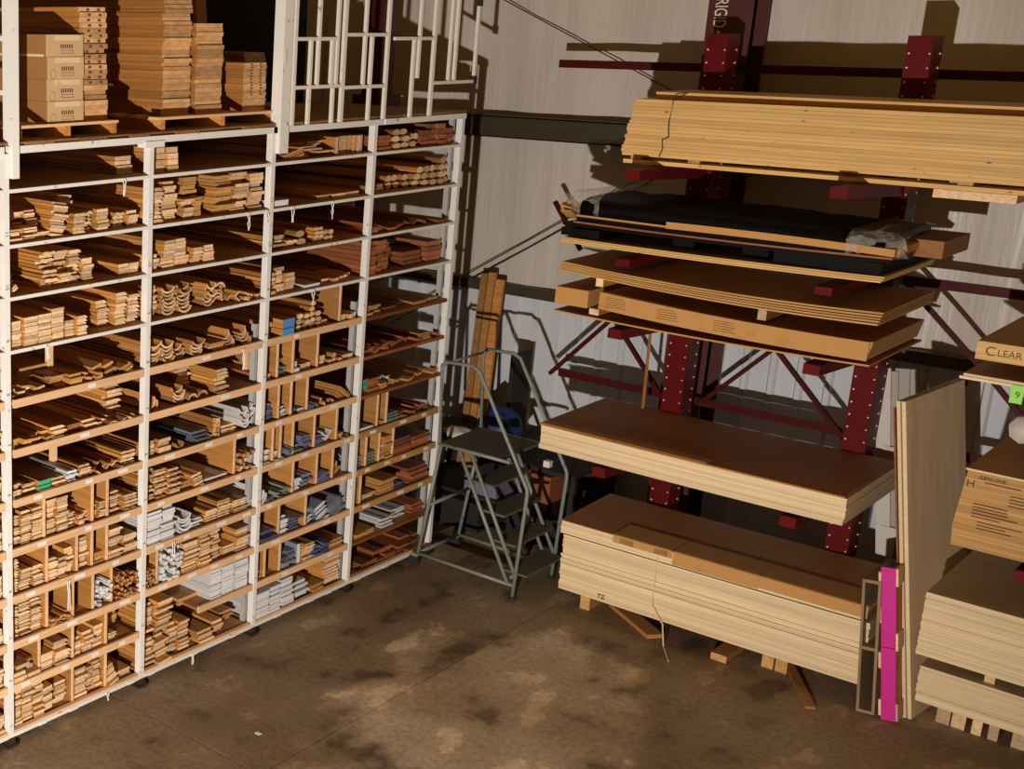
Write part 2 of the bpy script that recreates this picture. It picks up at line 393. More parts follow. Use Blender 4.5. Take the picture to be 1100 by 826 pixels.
def shelf(bay, y0, y1, k):
    z = LEV[k]; white = k in 'ABCD'
    if bay == 3 and k in 'EFGK':
        s = bx('shelf', 'shelf_board', -DEP, -.012, y0 + .026, y1 - .026, z + .012, z + .034, rack)
        bx('lip', 'redwood', -.012, .006, y0 + .026, y1 - .026, z + .006, z + .034, s); return  # redwood tone paints in the ladder's shadow on the last bay
    s = bx('shelf', 'shelf_board', -DEP, -.012, y0 + .026, y1 - .026, z + .012, z + .034, rack)
    if white or k == 'L':
        bx('lip', 'white_paint', -.012, .012, y0 + .022, y1 - .022, z + .007, z + (.030 if k != 'L' else .036), s)
        if k == 'L': bx('lip_board', 'lip_wood', -.03, .004, y0 + .025, y1 - .025, z + .036, z + .05, s)
    else:
        a = .05 if (bay == 0 and k in 'EFG') else .026
        bx('lip', 'lip_wood' if bay < 3 else 'amber_end', -.012, .008, y0 + a, y1 - .03, z - .004, z + .052, s)  # darker lip in the last bay stands in for shade there
        n = random.choice((2, 3, 3, 4)) if k not in 'EF' else 1
        if bay < 3 or k in 'HIJ':
            for q in range(n):
                yy = y0 + (q + .3 + .4 * random.random()) * (y1 - y0) / n
                inst('price_tag', tag_me, (.0082, min(yy, y1 - .09), z + .026), (1, random.uniform(.7, 1.3), 1), parent=s)
    if k == 'L':
        for q in range(3):
            yy = y0 + (q + .2 + .6 * random.random()) * (y1 - y0) / 3
            inst('price_tag', tag_me, (.0162, min(max(yy, y0 + .1), y1 - .1), z + .018), (1, random.uniform(.8, 1.3), .8), parent=s)
for b in range(-1, 4):
    y0, y1 = (P0 if b < 0 else PYS[b]), PYS[b + 1]
    for k in NAMES:
        if b == 1 and k == 'K':
            s = bx('shelf', 'shelf_board', -DEP, -.012, y0 + .62, y1 - .026, LEV[k] + .012, LEV[k] + .034, rack)
            bx('lip', 'lip_wood', -.012, .008, y0 + .62, y1 - .03, LEV[k] - .004, LEV[k] + .05, s); continue
        shelf(b, y0, y1, k)
# top deck: beams and planks
zt = LEV['T']
for (y0, y1) in ((P0, 5.033), (5.033, 7.585), (7.585, 8.95), (8.95, 10.18)):
    bx('top_beam', 'white_paint', -.04, .02, y0 + .02, y1 - .02, zt, zt + .045, rack)
yy = P0
while yy < 10.17:
    w = random.uniform(.18, .26); w = min(w, 10.19 - yy)
    if w > .03: bx('deck_plank', 'deck_wood', -DEP - .1, random.uniform(-.01, .018), yy + .003, yy + w - .003, zt + .047, zt + .068, rack)
    yy += w
ZD = zt + .068
bx('post_cap', 'white_paint', -.05, .03, 6.22, 6.40, zt - .03, zt + .012, rack)
# upper uprights (front + rear post with rungs)
for y, w in ((5.085, .05), (7.655, .10)):
    pp = bx('upper_post', 'white_paint', -.05, .045, y - w / 2, y + w / 2, zt - .15, 6.4, rack)
    if w > .06: bx('slot_plate', 'zinc', .0455, .047, y - .03, y - .005, zt + .5, zt + .6, pp)
    if w > .06: continue
    pr = bx('upper_post', 'white_paint', -1.1, -1.02, y - .035, y + .035, ZD, 6.4, rack)
    for q in range(6):
        bx('rung', 'white_paint', -1.02, -.05, y - .012, y + .012, ZD + .28 + q * .32, ZD + .31 + q * .32, rack)
# post numbers
for pi in (0, 1, 2):
    for q, k in enumerate('LKJIHGFEDCB'):
        text('number', str(q + 1), .04, 'print_ink', (.0125, PYS[pi] - .002, LEV[k] + .10), (R(90), R(90), R(90)), rack, .0004)

# dividers and front studs, as fractions of the bay
DIV = {(0, 'H'): [.25, .62, .74], (0, 'I'): [.27, .5, .62, .74], (0, 'J'): [.27, .47, .63, .78], (0, 'K'): [.21, .47, .74], (0, 'L'): [.47, .74],
       (0, 'E'): [], (1, 'H'): [.80], (1, 'J'): [.12], (1, 'G'): [],
       (2, 'E'): [.78], (2, 'F'): [.14, .30, .56], (2, 'G'): [.17, .30, .47], (2, 'H'): [.13, .21, .34, .57, .82],
       (2, 'I'): [.36, .62, .80], (2, 'J'): [.23, .52], (2, 'K'): [.10, .26], (2, 'L'): [],
       (3, 'H'): [.25, .36], (3, 'I'): [.14, .30, .47], (3, 'J'): [.10]}
STUD = {(0, 'E'): [.47], (0, 'G'): [.5], (2, 'F'): [.08], (2, 'J'): [.75]}
def yat(b, u): return PYS[b] + .03 + u * (PYS[b + 1] - PYS[b] - .06)
def ztop(b, k):
    i = NAMES.index(k)
    if b == 1 and k == 'L': return LEV['J'] + .01
    return LEV[NAMES[i - 1]] + .01 if i else zt
for (b, k), us in DIV.items():
    for u in us:
        y = yat(b, u); bx('divider', 'lip_wood' if False else 'shelf_board', -1.9, -.035, y - .006, y + .006, LEV[k] + .035, ztop(b, k) - .002, rack)
        s = bx('divider_edge', 'lip_wood', -.035, -.022, y - .008, y + .008, LEV[k] + .055, ztop(b, k) - .008, rack)
for (b, k), us in STUD.items():
    for u in us:
        y = yat(b, u); bx('stud', 'lip_wood', -.30, -.26, y - .02, y + .02, LEV[k] + .035, ztop(b, k) - .002, rack)

# ------------------------------------------------------------------ boards
def prof(pts):
    return [(a, b) for a, b in pts]
arc = []
for i in range(9):
    a = R(200 + 140 * i / 8); arc.append((.5 * math.cos(a) / math.cos(R(20)), 1.0 + .98 * math.sin(a)))
arc2 = []
for i in range(9):
    a = R(340 - 140 * i / 8); arc2.append((.44 * math.cos(a) / math.cos(R(20)), 1.11 + .85 * math.sin(a)))
hex_ = [(.5 * math.cos(2 * math.pi * i / 8), .5 + .5 * math.sin(2 * math.pi * i / 8)) for i in range(8)]
PROF = {'flat': [(-.5, 0), (.5, 0), (.5, 1), (-.5, 1)],
        'casing': [(-.5, 0), (.5, 0), (.5, .55), (.32, .95), (.05, .75), (-.3, 1), (-.5, .85)],
        'crown': arc + arc2,
        'base': [(-.5, 0), (.5, 0), (.5, .35), (.38, .8), (.28, 1), (-.5, 1)],
        'round': hex_}
def prof_mesh(profile, side, end):
    pts = PROF[profile]; n = len(pts); m = MB()
    vs = [(0, a, b) for a, b in pts] + [(-1, a, b) for a, b in pts]
    fs = [(i, i + n, (i + 1) % n + n, (i + 1) % n) for i in range(n)]; mi = [0] * n
    if profile == 'crown':      # split the concave end into quads
        h = n // 2
        for o_, flip in ((0, 0), (n, 1)):
            for i in range(h - 1):
                q = (i + o_, i + 1 + o_, n - 2 - i + o_, n - 1 - i + o_); fs.append(q if not flip else q[::-1]); mi.append(1)
    else:
        fs += [tuple(range(n)), tuple(range(2 * n - 1, n - 1, -1))]; mi += [1, 1]
    return vs, fs, mi
PM = {}
def get_pm(key):
    if key not in PM:
        vs, fs, mi = prof_mesh(key[0], key[1], key[2]); PM[key] = (MB().add(vs, fs, mi).mesh('board_' + key[0], [key[1], key[2]]), vs, fs, mi)
    return PM[key]
# kind: (object name, profile, side material, end material, adjective, category, default length)
KIND = {'P': ('pine_board', 'flat', 'pine', 'pine_end', 'pale pine board', 'board'),
        'F': ('pine_casing', 'casing', 'pine', 'pine_end', 'pine casing strip', 'strip'),
        'S': ('pine_base_strip', 'base', 'pine', 'pine_end', 'pine base strip', 'strip'),
        'C': ('crown_strip', 'crown', 'amber', 'pine_end', 'curved pine crown strip', 'strip'),
        'A': ('amber_board', 'flat', 'amber', 'amber_end', 'amber wood strip', 'board'),
        'W': ('white_board', 'flat', 'white_side', 'white_primed', 'white primed board', 'board'),
        'V': ('white_casing', 'casing', 'white_side', 'white_primed', 'white primed casing strip', 'strip'),
        'X': ('white_crown_strip', 'crown', 'white_side', 'white_primed', 'white primed crown strip', 'strip'),
        'M': ('grey_strip', 'casing', 'slate', 'slate', 'slate grey moulding strip', 'strip'),
        'N': ('blue_strip', 'base', 'slate_blue', 'slate_blue', 'dark blue moulding strip', 'strip'),
        'Z': ('white_ended_strip', 'base', 'slate', 'white_primed', 'grey strip with white end', 'strip'),
        'E': ('olive_strip', 'casing', 'slate_green', 'slate_green', 'olive grey moulding strip', 'strip'),
        'R': ('redwood_board', 'flat', 'redwood', 'redwood_end', 'red-brown hardwood board', 'board'),
        'D': ('dowel', 'round', 'redwood', 'amber_end', 'red-brown round dowel', 'dowel'),
        'Q': ('handrail', 'round', 'amber', 'pine_end', 'rounded pine handrail', 'handrail'),
        'O': ('white_rod', 'round', 'white_side', 'white_primed', 'white primed round rod', 'rod'),
        'B': ('blue_ended_beam', 'flat', 'pine', 'blue_paint', 'blue-ended pine beam', 'beam'),
        'G': ('green_ended_board', 'flat', 'pine', 'green_paint', 'green-ended pine board', 'board')}
BO = []
PIL = {}
def pile(b, k, idx, kind, u0, u1, cols, rows, t=.022, roll=0, set=.05, jit=.012, z=0, fill=.96, ln=2.15, uneven=0, yaw=0):
    y0, y1 = yat(b, u0), yat(b, u1); w = (y1 - y0) / cols; cap = ztop(b, k) - .02
    zb = LEV[k] + .036 + (.016 if k == 'L' else 0)
    for c in range(cols):
        n = rows[c] if isinstance(rows, (list, tuple)) else max(1, rows - (random.randint(0, uneven) if uneven else 0))
        cx = -set + random.uniform(-.03, .02); zz = zb + z
        PIL[(b, k)] = PIL.get((b, k), -1) + 1; idx = PIL[(b, k)]
        for r in range(n):
            cr_ = kind in 'CX'; hs = .068 if cr_ else t; hh = max(t, .0265) if cr_ else t
            if zz + hs > cap: break
            BO.append(dict(kind=kind, b=b, k=k, idx=idx, pos=nth(r, n),
                           x=min(.004, cx + random.gauss(0, jit)), y=y0 + (c + .5) * w + random.gauss(0, jit * .25), z=zz + (.062 if abs(roll) > 2 else 0),
                           w=w * fill * random.uniform(.96, 1.0), t=hs * .91, ln=ln * random.uniform(.9, 1.0), roll=roll, yaw=yaw + random.gauss(0, .002)))
            zz += hh
            if roll and abs(roll) < 2: BO[-1]['y'] += -math.sin(roll) * (zz - zb)
def jumble(b, k, idx, kind, u0, u1, n, w, t, h=.06, set=.05, rollmax=.5, ln=2.0, z=0):
    y0, y1 = yat(b, u0), yat(b, u1); zb = LEV[k] + .038 + (.016 if k == 'L' else 0) + z
    PIL[(b, k)] = PIL.get((b, k), -1) + 1; idx = PIL[(b, k)]
    per = max(1, int((y1 - y0) / (w * 1.06))); r = 0; i = 0
    while i < n:
        for c in range(per):
            if i >= n: break
            zz = zb + r * t * 1.12
            if zz + max(w, t) * .7 > ztop(b, k) - .01 or zz - zb > h: return
            rl = random.uniform(-rollmax, rollmax)
            BO.append(dict(kind=kind, b=b, k=k, idx=idx, pos=(ORD[r] + '-layer ' if r else '') + ORD[c] + ' loose', x=min(0, -set + random.gauss(0, .035)), y=y0 + (c + .5) * (y1 - y0) / per + random.gauss(0, .004),
                           z=zz + abs(math.sin(rl)) * w * .5, w=w, t=t, ln=ln * random.uniform(.8, 1.0), roll=rl, yaw=random.gauss(0, .01)))
            i += 1
        r += 1
def cell(b, k, *piles):
    for i, p in enumerate(piles):
        kw = dict(p[-1]) if isinstance(p[-1], dict) else {}
        a = p[:-1] if isinstance(p[-1], dict) else p
        if a[0] == 'j': jumble(b, k, i, *a[1:], **kw)
        else: pile(b, k, i, *a, **kw)
# --- leftmost bay
cell(0, 'A', ('R', .02, .5, 3, 2, .02, dict(set=.9, ln=1.3)), ('P', .86, .99, 1, 4, .03, dict(set=.15)))
cell(0, 'B', ('P', .0, .30, 3, 6, .014, dict(jit=.05, fill=.9)), ('P', .12, .27, 2, 5, .016, dict(z=.088, set=.12, jit=.03)), ('P', .29, .40, 1, 12, .018, dict(roll=-.18, set=.04)),
     ('P', .41, .52, 1, 13, .019, dict(set=.14, jit=.02, roll=-.08)), ('S', .45, .545, 1, 6, .023, dict(set=.02)), ('S', .55, .63, 1, 6, .023), ('P', .64, .73, 1, 6, .024), ('F', .80, .88, 1, 4, .026), ('P', .89, .97, 1, 4, .026), ('R', .70, .99, 2, 9, .024, dict(set=.75, ln=1.4)))
cell(0, 'C', ('P', .01, .11, 1, 6, .016, dict(roll=.5)), ('F', .26, .36, 1, 10, .024, dict(jit=.03)), ('P', .36, .45, 1, 10, .023, dict(jit=.03)), ('S', .46, .55, 1, 9, .025, dict(set=.1)), ('P', .56, .64, 1, 7, .022), ('P', .83, .99, 2, 3, .026), ('R', .1, .26, 1, 7, .025, dict(set=.5, ln=1.6)))
cell(0, 'D', ('P', .0, .40, 4, [8, 9, 9, 10], .021, dict(jit=.004, set=.02)), ('S', .41, .56, 2, [5, 6], .022, dict(jit=.004, set=.02)), ('S', .70, .79, 1, 7, .026, dict(set=.1)), ('S', .80, .89, 1, 9, .026), ('S', .90, .99, 1, 8, .026))
cell(0, 'E', ('A', .0, .26, 2, 2, .012, dict(jit=.05)), ('A', .25, .46, 1, 6, .02, dict(jit=.02, set=.3)), ('j', 'P', .02, .24, 8, .06, .014, dict(z=.03, h=.05, rollmax=.25)), ('A', .36, .55, 2, 4, .02, dict(jit=.05)), ('j', 'A', .55, .68, 8, .05, .018, dict(rollmax=.3)), ('A', .66, .82, 2, 5, .02, dict(roll=.25)), ('j', 'A', .83, .99, 9, .06, .016, dict(rollmax=.6, h=.09)))
cell(0, 'F', ('A', .0, .09, 1, 3, .022), ('j', 'A', .09, .32, 9, .075, .018, dict(h=.07, rollmax=.15)), ('S', .30, .42, 1, 4, .022), ('R', .42, .55, 1, 3, .022), ('S', .55, .66, 1, 4, .018, dict(jit=.04)), ('j', 'S', .66, .98, 9, .055, .013, dict(h=.03)), ('S', .86, .99, 1, 9, .026, dict(set=.2, jit=.03, z=.03)))
cell(0, 'G', ('F', .0, .10, 1, 5, .02), ('F', .12, .21, 1, 4, .02), ('G', .21, .31, 1, 4, .021, dict(set=.02)), ('F', .32, .43, 1, 3, .02), ('V', .43, .51, 1, 4, .022), ('F', .53, .62, 1, 5, .02), ('j', 'F', .62, .85, 9, .06, .012, dict(rollmax=.9, h=.1)), ('F', .87, .99, 1, 5, .021))
cell(0, 'H', ('S', .0, .09, 1, 11, .02), ('S', .09, .165, 1, 12, .02), ('P', .17, .245, 1, 11, .022), ('P', .27, .36, 1, 12, .022), ('P', .36, .44, 1, 12, .022), ('F', .44, .51, 1, 6, .02), ('S', .52, .565, 1, 5, .018), ('S', .57, .615, 1, 5, .018), ('F', .63, .73, 2, 7, .02), ('F', .75, .87, 1, 8, .021), ('F', .88, .99, 1, 6, .021))
cell(0, 'I', ('S', .0, .08, 1, 12, .021), ('S', .09, .17, 1, 8, .021), ('S', .18, .26, 1, 7, .022), ('S', .28, .36, 1, 8, .022), ('P', .36, .49, 2, [8, 10], .02), ('P', .51, .61, 1, 11, .021), ('A', .63, .73, 1, 4, .022), ('S', .75, .87, 1, 11, .022), ('P', .88, .99, 1, 7, .022))
cell(0, 'J', ('S', .0, .09, 1, 12, .021), ('S', .09, .18, 1, 13, .021), ('S', .18, .26, 1, 11, .021), ('j', 'A', .28, .46, 16, .035, .016, dict(h=.06)), ('W', .48, .62, 2, 8, .02, dict(set=.35)), ('j', 'O', .64, .77, 26, .034, .03, dict(h=.2)), ('j', 'D', .79, .99, 60, .026, .024, dict(h=.2, set=.02)))
cell(0, 'K', ('P', .0, .2, 2, [5, 4], .03, dict(jit=.05)), ('P', .22, .32, 1, 4, .034), ('S', .33, .45, 1, 6, .03), ('P', .49, .73, 3, [5, 6, 7], .026), ('F', .76, .86, 1, 4, .016), ('A', .86, .98, 1, 10, .018, dict(set=.2, roll=.1)))
cell(0, 'L', ('P', .0, .09, 1, 12, .021), ('P', .09, .17, 1, 12, .021), ('P', .17, .25, 1, 13, .021), ('P', .26, .34, 1, 8, .024, dict(roll=.1)), ('P', .36, .45, 1, 7, .024), ('P', .49, .60, 1, 9, .024), ('P', .60, .72, 2, [8, 9], .024), ('P', .76, .86, 1, 8, .018, dict(roll=.3)), ('P', .86, .98, 1, 3, .018))
# --- second bay
cell(1, 'A', ('P', .06, .24, 2, 4, .042, dict(set=.05, jit=.006)), ('A', .14, .26, 1, 1, .04, dict(z=.17, set=.12)))
cell(1, 'B', ('S', .0, .11, 1, 9, .027), ('P', .12, .24, 1, 10, .027), ('P', .28, .37, 1, 7, .02), ('A', .38, .44, 1, 7, .021, dict(roll=.1)), ('A', .34, .46, 1, 5, .03, dict(z=.16, set=.1)), ('A', .55, .70, 1, 11, .025, dict(jit=.03)), ('P', .70, .84, 1, 11, .026, dict(jit=.03)), ('P', .86, .99, 1, 10, .027))
cell(1, 'C', ('P', .0, .09, 1, 4, .028), ('P', .12, .22, 1, 3, .026), ('P', .22, .34, 1, 3, .026), ('P', .12, .31, 2, 5, .024, dict(z=.08, set=.03, jit=.004)), ('S', .36, .45, 1, 5, .024), ('P', .46, .56, 1, 5, .024), ('R', .6, .99, 3, 2, .022, dict(set=1.0, ln=1.1)))
cell(1, 'D', ('P', .0, .09, 1, 11, .021), ('C', .12, .24, 1, 7, .025), ('C', .25, .37, 1, 7, .025), ('C', .49, .58, 1, 6, .02), ('C', .60, .70, 1, 5, .02, dict(roll=math.pi)), ('C', .72, .82, 1, 1, .02, dict(roll=math.pi)), ('j', 'F', .74, .99, 10, .06, .016, dict(rollmax=.7, h=.06)), ('A', .4, .8, 2, 3, .03, dict(set=.9, ln=1.2)))
cell(1, 'E', ('C', .0, .13, 1, 6, .026), ('C', .135, .245, 1, 5, .026), ('C', .25, .36, 1, 3, .025), ('C', .37, .49, 1, 4, .024), ('A', .56, .70, 1, 3, .022, dict(jit=.04)), ('C', .76, .84, 1, 4, .022, dict(roll=.8)), ('C', .87, .96, 1, 4, .022, dict(roll=.5)))
cell(1, 'F', ('C', .10, .20, 1, 2, .022, dict(roll=.9)), ('C', .25, .36, 1, 4, .022), ('C', .37, .46, 1, 1, .02, dict(roll=math.pi)), ('C', .465, .56, 1, 1, .02, dict(roll=math.pi)), ('S', .48, .60, 1, 10, .024, dict(jit=.02, set=.3)), ('S', .61, .72, 1, 8, .025, dict(jit=.02)), ('R', .75, .99, 2, 2, .02, dict(set=.4)))
cell(1, 'G', ('P', .0, .11, 1, 4, .03), ('P', .12, .23, 1, 4, .03, dict(jit=.02)), ('C', .27, .35, 1, 1, .025), ('M', .44, .58, 1, 4, .022, dict(set=.06)), ('P', .62, .66, 3, 4, .04, dict(jit=.004)), ('F', .70, .85, 1, 3, .022), ('X', .82, .99, 2, 5, .026, dict(z=.035, set=.02)))
cell(1, 'H', ('F', .0, .10, 1, 12, .021, dict(jit=.02)), ('F', .11, .21, 1, 11, .021), ('F', .215, .31, 1, 10, .021), ('A', .36, .5, 1, 3, .02), ('F', .44, .53, 1, 5, .022, dict(roll=.15)), ('V', .55, .76, 1, 2, .02), ('j', 'Q', .82, .99, 30, .035, .03, dict(h=.16)))
cell(1, 'I', ('W', .0, .13, 1, 13, .021, dict(set=.01)), ('W', .13, .26, 1, 13, .021, dict(set=.01)), ('X', .29, .42, 1, 5, .026), ('V', .43, .54, 1, 4, .02), ('F', .58, .70, 1, 5, .02), ('F', .70, .83, 1, 7, .02), ('F', .84, .98, 1, 5, .02))
cell(1, 'J', ('j', 'D', .0, .11, 30, .026, .024, dict(h=.14, set=.02)), ('j', 'O', .14, .33, 46, .036, .032, dict(h=.24, set=.02)), ('P', .35, .49, 1, 12, .021), ('P', .50, .60, 1, 13, .021), ('P', .61, .72, 1, 13, .021), ('P', .74, .86, 1, 4, .022), ('P', .86, .98, 1, 9, .022))
cell(1, 'K', ('W', .62, .72, 1, 11, .025, dict(set=.04, jit=.004)), ('W', .725, .845, 1, 11, .025, dict(set=.02, jit=.004)), ('W', .85, .98, 1, 11, .025, dict(set=.01, jit=.004)))
cell(1, 'L', ('P', .0, .12, 1, 10, .022, dict(jit=.02)), ('P', .13, .25, 1, 9, .022, dict(roll=.08, jit=.02)), ('P', .26, .35, 1, 11, .022), ('P', .355, .45, 1, 11, .022), ('P', .02, .13, 1, 11, .022, dict(z=.25, set=.06)), ('P', .14, .27, 1, 12, .022, dict(z=.24, set=.03, jit=.02)), ('A', .29, .43, 2, 3, .03, dict(z=.30, set=.25)), ('A', .44, .62, 1, 2, .03, dict(z=.30, set=.2)),
     ('P', .52, .66, 1, 4, .022), ('P', .69, .79, 1, 4, .026), ('A', .82, .95, 1, 4, .026, dict(set=.15)))
# --- third bay
cell(2, 'A', ('A', .14, .34, 1, 3, .02, dict(roll=.2)), ('P', .25, .62, 2, 7, .015, dict(jit=.07, set=.12)), ('P', .64, .95, 9, 1, .15, dict(set=.06, fill=.9)))
cell(2, 'B', ('P', .52, .96, 3, 1, .035, dict(set=.06, jit=.04)), ('W', .0, .18, 1, 1, .05, dict(set=.05)))
cell(2, 'C', ('F', .02, .18, 1, 5, .022, dict(jit=.04)), ('F', .19, .30, 1, 2, .03), ('Q', .30, .40, 1, 2, .06), ('F', .50, .60, 1, 4, .03), ('Q', .60, .70, 2, 2, .045), ('R', .70, .99, 2, 1, .02, dict(set=.2)))
cell(2, 'D', ('F', .0, .10, 1, 5, .035), ('P', .11, .21, 1, 6, .033), ('P', .22, .32, 1, 4, .035), ('W', .38, .55, 1, 2, .012), ('P', .62, .98, 5, 1, .03, dict(set=.05, jit=.03)), ('R', .3, .98, 4, 2, .02, dict(set=.35)))
cell(2, 'E', ('j', 'Q', .0, .08, 6, .04, .04, dict(h=.12)), ('B', .14, .27, 1, 2, .075, dict(set=.0, jit=.005)), ('B', .30, .35, 1, 1, .11, dict(set=.08)), ('Q', .36, .42, 1, 3, .05), ('Q', .43, .62, 3, [3, 5, 3], .045), ('Q', .63, .72, 2, 1, .045), ('P', .80, .85, 1, 1, .07), ('P', .88, .93, 1, 1, .06), ('W', .94, .99, 1, 1, .06))
cell(2, 'F', ('P', .02, .12, 2, 1, .05), ('N', .15, .23, 1, 5, .03), ('E', .24, .29, 1, 3, .025), ('W', .32, .38, 1, 2, .05), ('P', .42, .54, 2, 1, .06), ('P', .58, .68, 2, [1, 2], .045), ('Q', .70, .84, 3, [1, 2, 1], .045), ('P', .86, .98, 2, 1, .05))
cell(2, 'G', ('N', .02, .15, 1, 6, .024), ('Z', .18, .30, 1, 4, .02, dict(roll=.3)), ('Z', .31, .46, 2, 2, .02), ('j', 'M', .48, .60, 8, .03, .02, dict(rollmax=1.0, h=.08)), ('j', 'F', .60, .78, 7, .04, .02, dict(rollmax=1.2, h=.1)), ('A', .80, .95, 1, 4, .02, dict(roll=-.6)))
cell(2, 'H', ('Z', .01, .12, 1, 5, .024), ('Z', .135, .2, 1, 4, .022), ('j', 'M', .22, .33, 12, .03, .022, dict(rollmax=1, h=.1)), ('E', .35, .45, 1, 3, .024), ('N', .46, .56, 1, 5, .026), ('N', .59, .68, 1, 4, .024), ('X', .69, .80, 1, 3, .025), ('j', 'F', .84, .98, 8, .03, .02, dict(rollmax=.8)))
cell(2, 'I', ('X', .02, .14, 1, 3, .022, dict(roll=.7)), ('j', 'M', .03, .14, 8, .035, .022, dict(h=.08)), ('j', 'E', .16, .35, 16, .045, .016, dict(rollmax=.7, h=.1)), ('Z', .37, .48, 1, 3, .04), ('M', .49, .60, 1, 4, .03), ('N', .64, .78, 1, 4, .02, dict(roll=.3)), ('A', .82, .97, 1, 4, .02, dict(roll=.5)))
cell(2, 'J', ('N', .02, .21, 1, 4, .026, dict(jit=.03)), ('Z', .25, .36, 1, 7, .022), ('N', .37, .50, 1, 6, .022, dict(jit=.03)), ('Z', .54, .66, 1, 5, .022, dict(roll=.35)), ('Z', .67, .80, 1, 7, .022, dict(roll=.35)), ('M', .82, .98, 1, 6, .022, dict(roll=.4)))
cell(2, 'K', ('V', .01, .10, 1, 3, .022), ('M', .28, .44, 2, 6, .024, dict(jit=.03)), ('Z', .45, .49, 1, 1, .2, dict(set=.01)), ('F', .50, .62, 1, 8, .022, dict(jit=.03)), ('N', .63, .80, 2, 5, .022, dict(jit=.04)), ('A', .82, .98, 1, 4, .02))
cell(2, 'L', ('W', .0, .14, 1, 10, .023, dict(set=.01, jit=.006)), ('W', .145, .28, 1, 10, .023, dict(set=.02, jit=.006)), ('W', .285, .42, 1, 11, .022, dict(set=.03)), ('W', .44, .62, 1, 6, .022, dict(jit=.02)), ('A', .64, .78, 1, 3, .022), ('P', .80, .98, 1, 11, .022))
# --- bay nearest the wall
cell(3, 'A', ('R', .0, .2, 1, 4, .03), ('Q', .22, .42, 2, 3, .055), ('Q', .43, .56, 2, 2, .06), ('R', .58, .97, 4, [3, 4, 4, 3], .045))
cell(3, 'B', ('A', .0, .22, 1, 2, .03, dict(set=.1)), ('Q', .28, .52, 3, 2, .06, dict(set=.1)), ('Q', .53, .80, 3, 3, .06), ('Q', .81, .97, 2, 4, .06))
cell(3, 'C', ('j', 'R', .0, .98, 14, .09, .02, dict(h=.05)))
cell(3, 'D', ('R', .0, .22, 2, 7, .04, dict(set=.02, jit=.015)), ('R', .23, .32, 1, 7, .04), ('R', .50, .74, 1, 3, .04, dict(set=.1)), ('G', .66, .76, 1, 1, .035, dict(z=.13, set=.4, ln=1.0)), ('R', .78, .97, 1, 4, .045))
cell(3, 'E', ('A', .0, .24, 2, 3, .025), ('R', .3, .95, 4, 1, .02, dict(set=.1)), ('A', .6, .95, 2, 1, .03, dict(set=.02)))
cell(3, 'F', ('j', 'R', .0, .97, 22, .075, .022, dict(h=.08)), ('A', .72, .86, 1, 3, .02, dict(set=.04)))
cell(3, 'G', ('G', .06, .12, 1, 3, .04), ('R', .13, .26, 1, 4, .03), ('j', 'A', .27, .95, 14, .07, .022, dict(h=.07, rollmax=.3)), ('j', 'Z', .3, .42, 3, .04, .02, dict(z=.06)))
cell(3, 'H', ('Z', .02, .22, 1, 2, .02), ('j', 'F', .26, .35, 4, .04, .02), ('E', .38, .55, 1, 4, .022), ('j', 'R', .56, .95, 10, .08, .022, dict(h=.09)))
cell(3, 'I', ('M', .0, .12, 1, 4, .03), ('E', .16, .29, 1, 4, .03), ('V', .33, .43, 1, 10, .021), ('A', .36, .45, 1, 11, .02), ('R', .50, .72, 1, 5, .03), ('R', .74, .96, 1, 4, .03))
cell(3, 'J', ('F', .12, .34, 1, 3, .022), ('A', .36, .55, 1, 5, .03), ('M', .56, .7, 1, 2, .02), ('R', .72, .96, 1, 5, .03))
cell(3, 'K', ('A', .08, .32, 2, 2, .02), ('V', .40, .56, 1, 4, .022), ('V', .60, .80, 1, 4, .022, dict(set=.1)), ('R', .82, .98, 1, 4, .02), ('R', .1, .98, 5, 1, .02, dict(set=.3)))
cell(3, 'L', ('R', .02, .98, 8, [3, 4, 3, 5, 4, 4, 5, 4], .02, dict(set=.06, jit=.04)))
# boards of the bay left of the frame
for k in NAMES[1:]:
    y = PYS[0]
    for c in range(2):
        for r in range(random.randint(4, 9)):
            BO.append(dict(kind='P', b=-1, k=k, idx=c, pos=nth(r, 99), x=-.03 + random.gauss(0, .01), y=y - .09 - c * .115, z=LEV[k] + .056 + r * .022, w=.1, t=.0205, ln=2.1, roll=0, yaw=0))
SH = {'A': 'top shelf', 'B': 'second shelf down', 'C': 'third shelf down', 'D': 'fourth shelf down', 'E': 'fifth shelf down', 'F': 'sixth shelf down',
      'G': 'sixth shelf up', 'H': 'fifth shelf up', 'I': 'fourth shelf up', 'J': 'third shelf up', 'K': 'second shelf up', 'L': 'bottom shelf'}
BAY = {-1: 'cut-off bay at left', 0: 'leftmost bay', 1: 'second bay', 2: 'third bay', 3: 'last bay'}
byk = {}
for r in BO: byk.setdefault(r['kind'], []).append(r)
